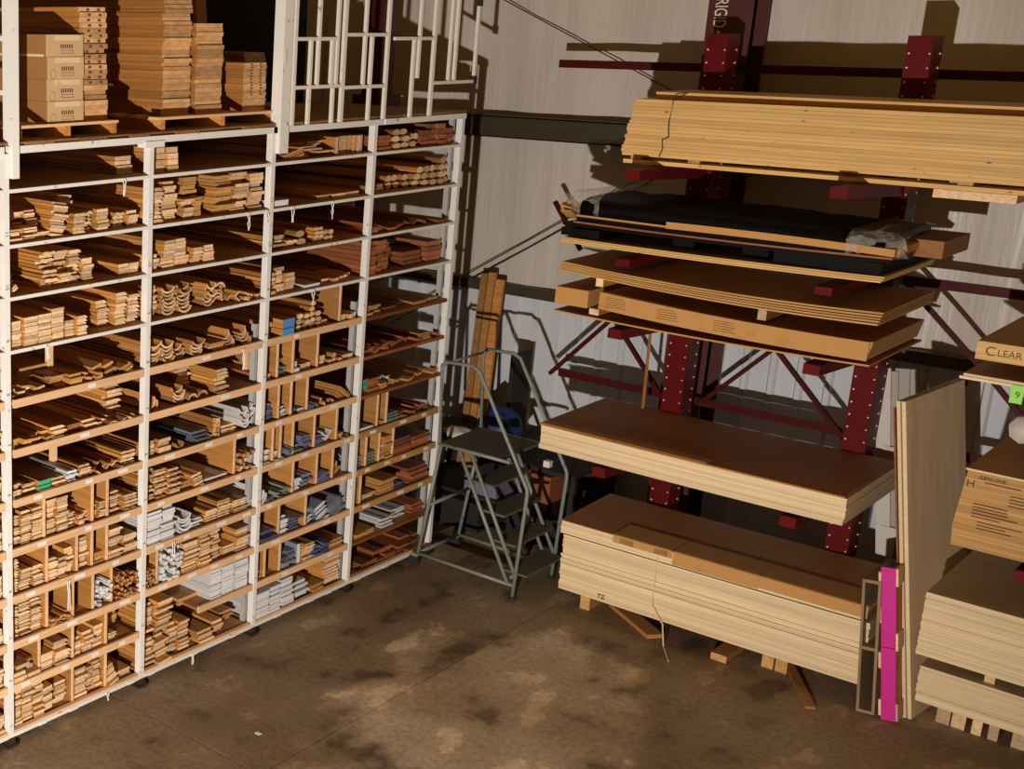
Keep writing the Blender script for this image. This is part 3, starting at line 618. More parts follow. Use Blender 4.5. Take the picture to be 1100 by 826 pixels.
for kk, rs in byk.items():
    nm, pf, ms, me_, adj, cat = KIND[kk]; mesh, vs, fs, mi = get_pm((pf, ms, me_))
    rs.sort(key=lambda r: (-1 if r['b'] < 0 else 0, (Vector((r['x'], r['y'], r['z'])) - CAM).length))
    rs = [r for r in rs if r['b'] >= 0] + [r for r in rs if r['b'] < 0]
    for r in rs[:300]:
        o = inst(nm, mesh, (r['x'], r['y'], r['z']), (r['ln'], r['w'], r['t']), (r['roll'], 0, r['yaw']))
        pos = r['pos'] + ' '; up_ = '' if r['pos'] in ('topmost', 'lowest') or 'loose' in r['pos'] else ' up'
        tag(o, f"{pos}{adj}{up_}, {ORD[r['idx']]} pile from left, {SH[r['k']]}, {BAY[r['b']]}", cat, f"{adj}s, {ORD[r['idx']]} pile, {SH[r['k']]}, {BAY[r['b']]}")
    if len(rs) > 300:
        m = MB()
        for r in rs[300:]:
            mt = Matrix.Translation((r['x'], r['y'], r['z'])) @ Euler((r['roll'], 0, r['yaw'])).to_matrix().to_4x4() @ Matrix.Diagonal((r['ln'], r['w'], r['t'], 1))
            m.add([mt @ Vector(v) for v in vs], fs, mi)
        o = m.build(nm + 's', [ms, me_]); tag(o, f'remaining {adj}s stacked farther along the white rack shelves', cat, None, 'stuff')
print('boards', {k: len(v) for k, v in byk.items()})

# dangling plastic straps
STR = [(0, 'A', .80, .12), (0, 'D', .24, .10), (0, 'I', .40, .22), (1, 'B', .80, .13), (1, 'E', .80, .16), (1, 'I', .22, .12), (1, 'B', .97, .10), (2, 'B', .17, .12), (2, 'B', .58, .14), (2, 'D', .42, .12), (0, 'L', .72, .06), (1, 'L', .42, .09)]
for b, k, u, ln in STR:
    y = yat(b, u); z = LEV[k] + .03; m = MB()
    for s in range(2):
        dy = (s - .5) * .02; pts = [(.022, y + dy, z)]
        for q in range(1, 6): pts.append((.022 + random.uniform(0, .012), y + dy * (1 - .1 * q) + random.gauss(0, .003), z - ln * q / 5))
        m.tube(pts, .0035, 5)
    o = m.build('plastic_strap', 'sticker'); tag(o, f'white plastic strap dangling from the {SH[k]}, {BAY[b]}, ' + ('post side' if u > .9 else 'right' if u > .6 else 'left' if u < .35 else 'middle') + ' part', 'strap', 'loose plastic straps on the rack')

# ------------------------------------------------------------------ things on the top deck
def pallet(name, x0, x1, y0, y1, z, label):
    p = empty(name, ((x0 + x1) / 2, (y0 + y1) / 2, z), label, 'pallet', 'pallets on the top deck')
    for yy in (y0 + .04, (y0 + y1) / 2, y1 - .04): ub('stringer', 'pine', x0, x1, yy - .022, yy + .022, z, z + .075, p)
    n = 6
    for q in range(n):
        xx = x1 - .05 - q * (x1 - x0 - .1) / (n - 1); ub('slat', 'lip_wood', xx - .05, xx + .05, y0, y1, z + .075, z + .093, p)
pallet('pallet', -1.2, -.03, 5.13, 6.02, ZD, 'wooden pallet under the taped cartons')
pallet('pallet', -1.2, -.03, 6.40, 7.70, ZD, 'wooden pallet under the tall brown panel stacks')
ZP = ZD + .094
def carton(x1, y0, y1, z, h, dep, i, label, mark=True):
    x0 = x1 - dep
    c = bx('carton', ['carton', 'shaded_card'], x0, x1, y0, y1, z, z + h, None, [0, 1, 1, 0, 1, 0]); tag(c, label, 'carton', 'taped cartons on the top deck')  # darker sides and top: shade put into the carton colour
    t = bx('tape', 'tape', x1, x1 + .001, y0 + (y1 - y0) * .22, y1 - .03, z + h * .74, z + h - .004, c)
    bx('tape_side', 'tape', x0 + .02, x1 - .02, y0 - .001, y0, z + h * (.0 if i else .1), z + h * .12 if i else z + h * .22, c) if i == 3 else None
    if mark:
        yc = (y0 + y1) / 2
        mm = MB()
        for q in range(6): mm.bb(x1, x1 + .0008, yc - .035 + q * .018, yc - .024 + q * .018, z + h * .38, z + h * .56)
        mm.build('print_blocks', 'print_ink', c)
        m = MB(); a, b2, zz0, zz1 = yc - .03, yc + .07, z + h * .14, z + h * .30
        m.bb(x1, x1 + .0008, a, b2, zz0, zz0 + .003).bb(x1, x1 + .0008, a, b2, zz1 - .003, zz1).bb(x1, x1 + .0008, a, a + .003, zz0, zz1).bb(x1, x1 + .0008, b2 - .003, b2, zz0, zz1)
        m.build('print_frame', 'print_ink', c)
        if i < 3:
            mm = MB(); mm.tube([(x1 + .0006, y0 + .05 + .022 * math.cos(a2), z + h * .22 + .03 * math.sin(a2)) for a2 in [R(q * 36) for q in range(11)]], .0014, 4, False); mm.build('print_oval', 'print_ink', c)
posn = ['bottom', 'second from bottom', 'third from bottom', 'top']
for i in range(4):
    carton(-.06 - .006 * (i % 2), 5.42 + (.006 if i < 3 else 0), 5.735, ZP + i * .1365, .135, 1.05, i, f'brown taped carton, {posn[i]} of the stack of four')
def panels(name, mats, x0, x1, y0, y1, z, n, t, label, group, jx=.012, lean=0, marks=False, endmat='stack_end', sidemat='stack_brown'):
    me = unit([sidemat, endmat], [0, 0, 0, 1, 0, 1])
    for i in range(n):
        dx = random.uniform(-jx, jx); dy = random.uniform(-jx, jx) * .5 + lean * i
        o = inst(name, me, ((x0 + x1) / 2 + dx, (y0 + y1) / 2 + dy, z + i * t), (x1 - x0, y1 - y0, t * .965))
        tag(o, nth(i, n) + ' ' + label + up(i, n), 'panel', group)
        if marks and i > n * .3:
            for q in (.35, .75):
                bx('print', 'print_ink', x1 + dx, x1 + dx + .0008, y0 + dy + (y1 - y0) * q - .012, y0 + dy + (y1 - y0) * q + .014, z + i * t + t * .25, z + i * t + t * .75, o)
panels('flat_pack', None, -1.5, -.10, 5.75, 5.985, ZP, 22, .0325, 'brown flat pack with dark print behind the cartons', 'printed flat packs behind cartons', .014, -.0016, True)
panels('flat_pack', None, -2.2, -.14, 6.54, 6.815, ZP, 31, .0275, 'brown flat pack of the tallest stack on the deck', 'flat packs of the tallest stack', .012, 0)
panels('flat_pack', None, -1.15, -.12, 6.85, 7.125, ZP, 21, .0295, 'brown flat pack of the stack right of the tallest', 'flat packs right of tallest stack', .01)
panels('flat_pack', None, -1.15, -.12, 7.36, 7.615, ZP, 16, .0215, 'printed flat pack in short stack by white post', 'flat packs of the short stack', .004, 0, True)
panels('flat_pack', None, -1.3, -.45, 7.74, 7.98, ZP, 12, .034, 'brown flat pack half hidden behind the thick white post', 'flat packs behind the white post', .02)
panels('flat_pack', None, -2.35, -1.25, 5.2, 5.72, ZD, 18, .043, 'long brown flat pack behind the cartons', 'long flat packs behind cartons', .01)
o = bx('loose_board', 'pine', -1.6, -.55, 7.25, 7.34, ZD + .60, ZD + .63); tag(o, 'pale loose board lying across the rear packs by the white post', 'board')
panels('flat_pack', None, -1.7, -.5, 7.18, 7.40, ZD + .093, 11, .046, 'brown flat pack between the short and tall stacks', 'flat packs in the gap', .01)
o = MB().bar((-1.25, 8.2, ZD), (-1.35, 8.1, ZD + 1.6), .12, .04).build('leaning_plank', 'amber'); tag(o, 'brown plank standing upright at the back of the deck', 'plank')
o = bx('low_crate', 'pine', -.9, -.35, 7.78 + .25, 8.45, ZD, ZD + .09); tag(o, 'low pine board block lying behind the white bars', 'board')
o = MB()
pts = [(-1.62, 8.3), (-1.60, 9.95), (-2.35, 9.95), (-2.35, 8.3)]
for z in (ZD, ZD + .5, ZD + 1.0, ZD + 1.6):
    for (x, y) in pts: o.v.append((x + random.gauss(0, .015), y + random.gauss(0, .015), z))
for r in range(3):
    for q in range(4): o.f.append([r * 4 + q, r * 4 + (q + 1) % 4, r * 4 + 4 + (q + 1) % 4, r * 4 + 4 + q]); o.m.append(0)
o.f += [[0, 3, 2, 1], [12, 13, 14, 15]]; o.m += [0, 0]
o = o.build('wrapped_load', 'black_plastic'); tag(o, 'tall black wrapped load at the back of the top deck', 'load')
# aluminium ladder standing at the wall behind the rack
al = empty('aluminium_ladder', (-2.45, 11.7, 0), 'pale aluminium ladder standing upright behind the white bars', 'ladder')
for x in (-2.72, -2.21): bx('rail', 'alu', x - .012, x + .012, 11.66, 11.72, 0, 6, al)
rm = MB().bb(-.245, .245, -.012, .012, -.008, .008).mesh('rung', 'alu')
for q in range(40): inst('rung', rm, (-2.465, 11.69, .2 + q * .148), parent=al)
# white guard panels
def guard(name, y0, bars, rails, label):
    gp = empty(name, (0, y0, ZD), label, 'guard panel', 'white bar guards on the deck edge')
    for (y, a, b, w) in bars: bx('upright_bar', 'gate_paint', -.012, .014, y - w / 2, y + w / 2, a, b, gp)
    for (a, b, z) in rails: bx('cross_bar', 'gate_paint', -.010, .012, a, b, z - .013, z + .013, gp)
    return gp
Zb = zt + .05
guard('guard_panel', 8.3, [(7.74, Zb, 6.2, .032), (8.02, 4.39, 6.2, .026), (8.25, 4.39, 6.2, .026), (8.335, Zb, 6.2, .036), (8.60, 4.38, 6.2, .026), (8.90, Zb, 6.2, .03), (7.93, Zb, 4.73, .026), (8.19, 4.39, 4.73, .03), (8.22, Zb, 4.37, .024), (8.69, Zb, 4.75, .026)],
      [(7.76, 8.24, 4.735), (7.76, 8.32, 4.385), (8.35, 8.89, 4.765), (8.35, 8.89, 4.37)], 'white welded bar guard left of the gap on the deck edge')
gp = guard('guard_panel', 9.6, [(9.34, 4.42, 6.2, .026), (9.555, Zb, 6.2, .034), (9.80, 4.39, 6.2, .026), (9.885, 4.39, 6.2, .028), (10.20, 4.40, 5.02, .026), (9.27, Zb, 4.73, .028)],
           [(8.99, 9.54, 4.735), (9.57, 10.21, 4.375)], 'white welded bar guard at the rack corner against the pale wall')
bx('clamp', 'dark_steel', -.015, .02, 10.18, 10.225, 4.35, 4.42, gp); bx('clamp', 'dark_steel', -.015, .02, 10.18, 10.225, 5.0, 5.05, gp)
for q in bpy.data.objects:
    if q.name.startswith('guard_panel'): q.location.x += .034

# ------------------------------------------------------------------ cantilever rack
ca = empty('cantilever_rack', (3, 11.1, 0), 'dark red cantilever rack with bolted columns and braces along the back wall', 'rack')
CX = [1.735, 3.175, 4.62]
bolt_me = MB().tube([(0, -.006, 0), (0, 0, 0)], .011, 8).mesh('bolt', 'zinc')
for ci, x in enumerate(CX):
    top = 4.79
    c = bx('column', 'rack_red', x - .085, x + .085, 10.97, 11.20, 0, top, ca)
    m = MB()
    z = .3
    while z < top - .03:
        m.tube([(x - .062, 10.963, z), (x - .062, 10.971, z)], .0075, 6); m.tube([(x + .07, 10.963, z), (x + .07, 10.971, z)], .006, 6)
        m.tube([(x + .084, 11.15, z), (x + .092, 11.15, z)], .0085, 6); z += .1015
    h = m.build('bolts', 'zinc', c); h['kind'] = 'stuff'
    bx('base', 'rack_red', x - .12, x + .12, 10.55, 11.25, 0, .10, ca)
    for z1 in ((3.79, 3.10, 2.545, 1.395) if ci < 2 else (2.60, 1.44)):
        m = MB(); y1 = 10.97; y0 = 9.75; hr, ht = (.075, .055) if z1 == 3.10 else (.15, .075)
        for sx in (-.05, .05):
            m.add([(x + sx - .004, y0, z1), (x + sx - .004, y1, z1), (x + sx - .004, y1, z1 - hr), (x + sx - .004, y0, z1 - ht),
                   (x + sx + .004, y0, z1), (x + sx + .004, y1, z1), (x + sx + .004, y1, z1 - hr), (x + sx + .004, y0, z1 - ht)],
                  [(0, 1, 2, 3), (7, 6, 5, 4), (0, 4, 5, 1), (1, 5, 6, 2), (2, 6, 7, 3), (3, 7, 4, 0)])
        m.bb(x - .055, x + .055, y0, y1, z1 - .008, z1)
        m.add([(x - .055, y0, z1), (x + .055, y0, z1), (x + .055, y0 - .004, z1 - ht), (x - .055, y0 - .004, z1 - ht)], [(0, 1, 2, 3)])
        m.build('arm', 'rack_red', ca)
for z, x0, x1 in ((4.51, .18, 6.6), (2.95, 1.7, 6.6), (1.655, .48, 6.6)):
    m = MB(); m.bb(x0, x1, 11.38, 11.385, z - .035, z + .035).bb(x0, x1, 11.385, 11.43, z + .029, z + .035); m.build('strut', 'strut_red', ca)
def brace(a, b): MB().bar((a[0], 11.33, a[1]), (b[0], 11.33, b[1]), .035, .035, (0, 1, 0)).build('brace', 'strut_red', ca)
for a, b in (((.42, 1.64), (.97, 2.27)), ((1.00, 2.25), (1.60, 1.52)), ((1.82, 1.64), (2.38, 2.26)), ((2.38, 2.26), (3.05, 1.56)), ((3.25, 2.94), (3.92, 2.30)), ((3.86, 2.36), (4.5, 1.7)), ((.30, 3.27), (.60, 2.85)), ((3.3, 1.7), (3.86, 2.36))): brace(a, b)

# ------------------------------------------------------------------ sheet goods
def sheet_mesh(L, Dp, t, mats, sag=0.0, curl=0.0, nx=10, mi=None):
    """flat or gently bowed sheet, origin at the front-left bottom corner; top, side, end materials = mats[0], mats[1]"""
    m = MB(); vs = []
    for i in range(nx + 1):
        s = i / nx; dz = -sag * 4 * s * (1 - s) + curl * s * s
        vs += [(L * s, 0, dz), (L * s, Dp, dz), (L * s, Dp, dz + t), (L * s, 0, dz + t)]
    fs = []; ms = []
    for i in range(nx):
        a = i * 4; b = a + 4
        for q in range(4):
            fs.append((a + q, a + (q + 1) % 4, b + (q + 1) % 4, b + q)); ms.append((0, 1, 0, 1)[q])
    fs += [(3, 2, 1, 0), (nx * 4, nx * 4 + 1, nx * 4 + 2, nx * 4 + 3)]; ms += [1, 1]
    m.add(vs, fs, ms); return m.mesh('sheet', mats)
def stack(name, me, x, y, z, n, t, label, group, jx=.004, jy=.004, rz=0, top_label=True, cat='plywood'):
    for i in range(n):
        o = inst(name, me, (x + random.uniform(-jx, jx), y + random.uniform(-jy, jy), z + i * t), rot=(0, 0, rz + random.gauss(0, .0006)))
        tag(o, nth(i, n) + ' ' + label + up(i, n), cat, group)
LN, DP = 2.34, 1.15
# mid-height stack
t = .0225; me = sheet_mesh(LN, DP, t * .97, ['ply_face', 'ply_edge'], sag=.006)
z0 = 1.418
stack('plywood_sheet', me, 1.18, 9.80, z0, 9, t, 'pale plywood sheet in the mid-height stack on red arms', 'sheets of the mid-height plywood stack', .005, .004)
me = sheet_mesh(LN, DP, .013, ['hardboard', 'hardboard'], sag=.006)
o = inst('hardboard_sheet', me, (1.165, 9.795, z0 + 9 * t + .001)); tag(o, 'dark brown hardboard sheet covering the mid-height plywood stack', 'hardboard')
me = sheet_mesh(1.35, .10, .004, ['card', 'card'], sag=.0, nx=4)
o = inst('card_strip', me, (1.185, 9.80, z0 + 9 * t + .0155), rot=(0, R(.15), R(0))); tag(o, 'thin orange brown cardboard strip along the mid-height stack front edge', 'cardboard')
# dunnage blocks
def block(x0, x1, y0, y1, z0, z1, label, grp, mat=('amber', 'amber_end')):
    o = bx('wood_block', list(mat), x0, x1, y0, y1, z0, z1, None, [0, 0, 1, 0, 1, 0]); tag(o, label, 'wood block', grp)
# floor stack
RZ2 = R(1.6)
def fs(x, y): return (1.39 + x * math.cos(RZ2) - y * math.sin(RZ2), 9.95 + x * math.sin(RZ2) + y * math.cos(RZ2))
t = .0215; me = sheet_mesh(LN, .93, t * .975, ['ply_face', 'ply_edge'], sag=.003)
z0 = .175
stack('plywood_sheet', me, 1.40, 9.955, z0, 23, t, 'pale plywood sheet in the lower bundle on the floor', 'sheets of the lower floor bundle', .008, .007, RZ2)
z1 = z0 + 23 * t + .012
stack('plywood_sheet', me, 1.375, 9.945, z1, 5, t, 'pale plywood sheet in the upper bundle of the floor stack', 'sheets of the upper floor bundle', .004, .003, RZ2)
z2 = z1 + 5 * t
me = sheet_mesh(LN + .01, .93, .006, ['hardboard', 'hardboard'], sag=.003)
o = inst('hardboard_sheet', me, (1.37, 9.94, z2 + .001), rot=(0, 0, RZ2)); tag(o, 'dark brown hardboard cover on top of the floor stack', 'hardboard')
def flap(x0, x1, drop, label, dx=0):
    m = MB(); pts = []
    prof_ = [(.30, z2 + .011), (.0, z2 + .010), (-.012, z2 + .004), (-.014, z2 - drop)]
    for (yy, zz) in prof_:
        for xx in (x0, x1):
            a, b = fs(xx + dx * (yy < 0), yy - .006); pts.append((a, b, zz))
    for (yy, zz) in prof_:
        for xx in (x0, x1):
            a, b = fs(xx, yy - .010); pts.append((a, b, zz + .003))
    n = len(prof_)
    fs_ = [(2 * i, 2 * i + 1, 2 * i + 3, 2 * i + 2) for i in range(n - 1)] + [(2 * n + 2 * i + 2, 2 * n + 2 * i + 3, 2 * n + 2 * i + 1, 2 * n + 2 * i) for i in range(n - 1)]
    fs_ += [(2 * i, 2 * i + 2, 2 * n + 2 * i + 2, 2 * n + 2 * i) for i in range(n - 1)] + [(2 * i + 1, 2 * n + 2 * i + 1, 2 * n + 2 * i + 3, 2 * i + 3) for i in range(n - 1)]
    fs_ += [(0, 2 * n, 2 * n + 1, 1), (2 * n - 2, 2 * n - 1, 4 * n - 1, 4 * n - 2)]
    o = m.add(pts, fs_).build('cardboard_flap', 'card'); tag(o, label, 'cardboard', 'cardboard flaps on the floor stack')
    return o
f1 = flap(.44, .92, .055, 'printed brown cardboard flap hanging left on the floor stack front')
f2 = flap(.93, 1.58, .10, 'middle brown cardboard flap hanging over the floor stack front')
f3 = flap(1.585, 2.33, .085, 'right brown cardboard flap hanging over the floor stack front')
for q in range(5):
    a, b = fs(.50, -.0245); bx('print', 'print_ink', a, a + .11, b - .001, b, z2 - .045 + q * .009, z2 - .042 + q * .009, f1)
    a, b = fs(.78, -.0245); bx('print', 'print_ink', a, a + .11, b - .001, b, z2 - .045 + q * .009, z2 - .042 + q * .009, f1)
for xx, n2 in ((1.55, 1), (3.02, 2)):
    for q in range(n2):
        for dz in range(2):
            block(xx + q * .10, xx + q * .10 + .085, 10.08 + .07 * (xx > 2), 10.85, .001 + dz * .087, .087 + dz * .087, ('lower ' if dz == 0 else 'upper ') + ('square wood block under the left of the floor stack' if n2 == 1 else f'square wood block under the floor stack right half, {"left" if q == 0 else "right"} of pair'), 'blocks under the floor stack')
block(2.7, 2.82, 9.98, 10.9, .001, .06, 'short wood offcut on the floor under the plywood stack', 'offcuts under the floor stack')
o = MB().bar((1.75, 10.35, .02), (2.25, 9.99, .02), .14, .035).build('offcut_board', 'amber'); tag(o, 'loose amber board offcut on the floor below the plywood stack', 'board')
o = MB().bar((3.05, 10.5, .02), (3.53, 9.72, .012), .07, .02).build('offcut_board', 'amber'); tag(o, 'thin board offcut sticking out toward the open frame on the floor', 'board')
m = MB(); m.tube([(2.20, 9.965, .70), (2.20, 9.962, .30), (2.31, 9.955, .16), (2.36, 9.90, .004), (2.50, 9.68, .004)], .006, 5)
o = m.build('packing_strap', 'tape'); tag(o, 'broken packing strap hanging down the floor stack front', 'strap')
o = text('stencil', 'TZ', .05, 'frame_red', (1.78, 9.953, .22), (R(90), 0, RZ2)); attach(o, [q for q in bpy.data.objects if q.name.startswith('plywood_sheet')][9])

# group on the arms: thin base sheet, printed cardboard bundle, bowed sheets, thin sheets, black bundle
me = sheet_mesh(2.33, 1.14, .012, ['hardboard', 'card'], sag=.02)
o = inst('base_sheet', me, (1.19, 9.79, 2.598), rot=(0, R(.2), 0)); tag(o, 'thin brown sheet under the printed cardboard bundle on red arms', 'hardboard')
# end box
eb = bx('cardboard_box', 'card', 1.18, 1.46, 9.81, 10.9, 2.66, 2.80); tag(eb, 'brown cardboard box at the left end beside the printed bundle', 'box')
for q, xx in enumerate((1.50, 2.74)):
    block(xx, xx + .06, 9.83, 10.9, 2.845 - .06 * q, 2.935 - .06 * q, ('left' if q == 0 else 'right') + ' pine spacer between printed bundle and bowed sheets', 'spacers of the upper sheet group', ('pine', 'pine_end'))
block(1.47, 1.55, 9.83, 10.85, 2.612, 2.66, 'small spacer block under left end of the printed bundle', 'spacers of the upper sheet group', ('pine', 'pine_end'))
# printed bundle: slightly tilted sheets wrapped in card
bun = empty('cardboard_bundle', (2.5, 10.3, 2.65), 'long brown cardboard-wrapped sheet bundle with printed panels on red arms', 'bundle')
me = sheet_mesh(1.94, .018, .135, ['card', 'card'], sag=.02)
inst('front_wrap', me, (1.555, 9.80, 2.675), rot=(0, R(1.55), 0), parent=bun)
me = sheet_mesh(1.93, 1.10, .026, ['hardboard', 'panel_brown'], sag=.02)
for i in range(5): inst('panel', me, (1.56 + i * .006, 9.82 + random.uniform(0, .012), 2.677 + i * .027), rot=(0, R(1.55), R(-.1)), parent=bun)
for xx in (1.62, 2.02, 2.45):
    for q in range(5):
        z = 2.775 - (xx - 1.56) * .027 - q * .018 - .02 * 4 * ((xx - 1.56) / 1.94) * (1 - (xx - 1.56) / 1.94)
        bx('print', 'print_ink', xx, xx + random.uniform(.12, .17), 9.7985, 9.7995, z, z + .004, bun)
# bowed sheets
for i in range(5):
    me = sheet_mesh(2.33, 1.14, .0125, ['hardboard', 'panel_brown'], sag=.035, nx=14)
    o = inst('hardboard_sheet', me, (1.205 + .004 * i, 9.79 + random.uniform(-.006, .006), 2.942 + i * .0145), rot=(0, R(1.45 - .12 * i), R(.1 * (i - 2))))
    tag(o, ['lowest', 'second', 'third', 'fourth', 'topmost'][i] + ' of five bowed brown sheets below the thin sheets', 'hardboard', 'bowed brown sheets')
# thin sheets
for i in range(3):
    me = sheet_mesh(2.32, 1.12, .0125, ['ply_face', 'spruce'], sag=.012)
    o = inst('thin_sheet', me, (1.185 + .006 * i, 9.80 + .004 * i, 3.165 + i * .0145), rot=(0, R(-.2 + .02 * i), R(.2 * (i - 1))))
    tag(o, ['lowest', 'middle', 'topmost'][i] + ' of three thin orange plywood sheets below the black bundle', 'plywood', 'thin orange sheets')
# black stringers / pallet legs between thin sheets and bundle
for q, (xx, w) in enumerate(((1.15, .32), (2.0, .16), (2.52, .18), (2.78, .70))):
    o = bx('black_spacer', 'black_plastic', xx, xx + w, 9.86 + .12 * (q in (1, 2)), 10.85, 3.214, 3.275 + .02 * (q == 3)); tag(o, ['wide black spacer at the left end under the wrapped bundle', 'small black spacer left of centre under the wrapped bundle', 'small black spacer right of centre under the wrapped bundle', 'long black spacer at the right end under the wrapped bundle'][q], 'spacer', 'black spacers')
bb_ = empty('black_bundle', (2.3, 10.3, 3.29), 'black plastic wrapped sheet bundle with torn clear film at both ends', 'bundle')
me = sheet_mesh(2.36, 1.05, .018, ['black_plastic', 'black_plastic'], sag=.012); inst('bottom_sheet', me, (1.17, 9.83, 3.30), rot=(0, R(-.15), 0), parent=bb_)
me = sheet_mesh(2.28, 1.02, .014, ['card', 'redwood'], sag=.012); inst('inner_sheet', me, (1.26, 9.83, 3.325), rot=(0, R(-.15), 0), parent=bb_)
me = sheet_mesh(2.20, 1.02, .03, ['card', 'black_wrap'], sag=.012); inst('inner_sheet', me, (1.28, 9.84, 3.341), rot=(0, R(-.1), 0), parent=bb_)
me = sheet_mesh(1.55, 1.02, .05, ['card', 'card'], sag=-.008); inst('cardboard_sheet', me, (2.0, 9.825, 3.365), rot=(0, R(.5), 0), parent=bb_)
me = sheet_mesh(.95, 1.0, .014, ['card', 'card'], sag=.0); inst('cardboard_sheet', me, (1.28, 9.83, 3.378), rot=(0, R(.6), 0), parent=bb_)
m = MB(); nseg = 16; prof_b = [(9.845, 3.39), (9.835, 3.45), (9.86, 3.495), (9.98, 3.515), (10.5, 3.52), (10.82, 3.50), (10.86, 3.39)]
for i in range(nseg + 1):
    x = 1.30 + 2.18 * i / nseg
    for (yy, zz) in prof_b: m.v.append((x, yy + random.gauss(0, .004), zz + random.gauss(0, .006) - .04 * (i / nseg) ** 2))
k = len(prof_b)
for i in range(nseg):
    for j in range(k): m.f.append([i * k + j, i * k + (j + 1) % k, (i + 1) * k + (j + 1) % k, (i + 1) * k + j]); m.m.append(0)
m.f += [list(range(k)), list(range(nseg * k + k - 1, nseg * k - 1, -1))]; m.m += [0, 0]
m.build('black_cover', 'black_wrap', bb_, True)
def film(name, xa, xb, y0, y1, z0, z1, taper):
    m = MB(); n = 10; kk = 14
    for i in range(n + 1):
        s = i / n; x = xa + (xb - xa) * s; f = 1 - taper * (s if taper > 0 else 0)
        for j in range(kk):
            a = 2 * math.pi * j / kk; yy = (y0 + y1) / 2 + (y1 - y0) / 2 * f * max(-1, min(1, 1.35 * math.cos(a))); zz = (z0 + z1) / 2 + (z1 - z0) / 2 * f * max(-1, min(1, 1.35 * math.sin(a)))
            m.v.append((x + random.gauss(0, .006), yy + random.gauss(0, .008), zz + random.gauss(0, .010)))
    for i in range(n):
        for j in range(kk): m.f.append([i * kk + j, i * kk + (j + 1) % kk, (i + 1) * kk + (j + 1) % kk, (i + 1) * kk + j]); m.m.append(0)
    m.build(name, 'film', bb_)
film('clear_film', 1.46, 1.06, 9.82, 10.88, 3.33, 3.565, .35)
film('clear_film', 3.25, 3.60, 9.81, 10.88, 3.31, 3.50, .15)
cx = bx('cardboard_box', 'shaded_card', 3.40, 3.70, 10.34, 10.95, 3.30, 3.42); tag(cx, 'brown cardboard box end behind the film at the right of the bundle', 'box')  # dark card colour imitates the shadow the box sits in
m = MB()
for q in range(5): m.box((1.14 + random.uniform(-.03, .03), 9.95 + q * .03, 3.40 + random.uniform(-.03, .05)), (.09, .14, .012), RY(random.uniform(-.9, .9)) @ RX(random.uniform(-.6, .6)))
m.build('torn_cardboard', 'card', bb_)

# lumber stack at the top
nl = 16; z0 = 3.795; lt = .44 / nl
cols4 = [(10.17, 10.36), (10.365, 10.555), (10.56, 10.75), (10.755, 10.945)]
lm = unit(['spruce', 'pine_end'], [0, 0, 0, 1, 0, 1])
for i in range(nl):
    for c, (a, b) in enumerate(cols4):
        x0 = 1.425 + .0045 * i + random.uniform(-.01, .01); dy = random.uniform(-.003, .003)
        L = 4.8
        o = inst('lumber_board', lm, (x0 + L / 2, (a + b) / 2 + dy, z0 + .06 + i * lt), (L, b - a - .006, lt * .955))
        tag(o, nth(i, nl) + f" knotty pine board in top lumber stack, {['front', 'second', 'third', 'rear'][c]} row" + up(i, nl), 'board', 'long boards of the top lumber stack')
for c, (a, b) in enumerate(((10.33, 10.52), (10.525, 10.72), (10.725, 10.92))):
    o = inst('lumber_board', lm, (1.58 + 2.4, (a + b) / 2, z0 + .06 + nl * lt + .002), (4.8, b - a, .05)); tag(o, ['front', 'middle', 'rear'][c] + ' long board of the incomplete top layer of the lumber stack', 'board', 'top layer boards of the lumber stack')
o = inst('lumber_board', lm, (1.45 + 2.4, 10.25, z0), (4.8, .16, .03)); tag(o, 'flat bottom board running under the front of the lumber stack', 'board')
for q, xx in enumerate((1.5, 1.95, 3.75, 5.3)):
    o = bx('lumber_spacer', ['amber', 'amber_end'], xx, xx + .09, 10.19, 10.9, z0 + .031, z0 + .058, None, [0, 0, 1, 0, 1, 0]); tag(o, ['leftmost', 'second', 'third', 'rightmost'][q] + ' cross spacer under the long lumber boards', 'wood block', 'spacers under the lumber stack')
m = MB(); m.tube([(1.735, 10.164, z0 + .065), (1.755, 10.164, z0 + .13), (1.745, 10.164, z0 + .20), (1.79, 10.164, z0 + .22), (1.78, 10.164, z0 + .33), (1.795, 10.164, z0 + .06 + nl * lt + .004), (1.83, 10.325, z0 + .06 + nl * lt + .056)], .005, 5)
o = m.build('packing_strap', 'rod'); tag(o, 'dark packing strap around the left end of the lumber stack', 'strap')
o = bx('wood_bearer', ['spruce', 'pine_end'], 3.62, 4.1, 10.18, 10.9, z0 - .06, z0 - .004, None, [0, 0, 1, 0, 1, 0]); tag(o, 'short pine bearer hanging below the lumber stack at right', 'wood block')

# ------------------------------------------------------------------ right hand stacks
me = sheet_mesh(LN, DP, .0115, ['ply_face', 'ply_edge'])
t = .022; me = sheet_mesh(LN, DP, t * .975, ['ply_face', 'ply_edge'], sag=.0)
stack('plywood_sheet', me, 4.14, 9.80, .305, 12, t, 'pale plywood sheet in the lowest right bundle', 'sheets of the lowest right bundle', .005, .004)
stack('plywood_sheet', me, 4.095, 9.80, .645, 21, t, 'pale plywood sheet in the right stack under the brown panels', 'sheets of the right white stack', .004, .004)
for q, xx in enumerate((4.5, 5.6)):
    block(xx, xx + .06, 9.86, 10.9, .305 + 12 * t + .001, .642, ['left', 'right'][q] + ' spacer between the two right plywood bundles', 'spacers right bundles', ('pine', 'pine_end'))
q = 0
for xx, w in ((4.20, .085), (4.295, .085), (4.42, .06), (4.52, .06), (4.66, .08), (4.75, .085)):
    for dz in range(2):
        block(xx, xx + w, 10.22, 10.9, .001 + dz * .151, .15 + dz * .151, ('lower ' if dz == 0 else 'upper ') + f'wood block under the right plywood bundles, {ORD[q]} from left', 'blocks under the right bundles', ('pine', 'pine_end'))
    q += 1
t = .0222
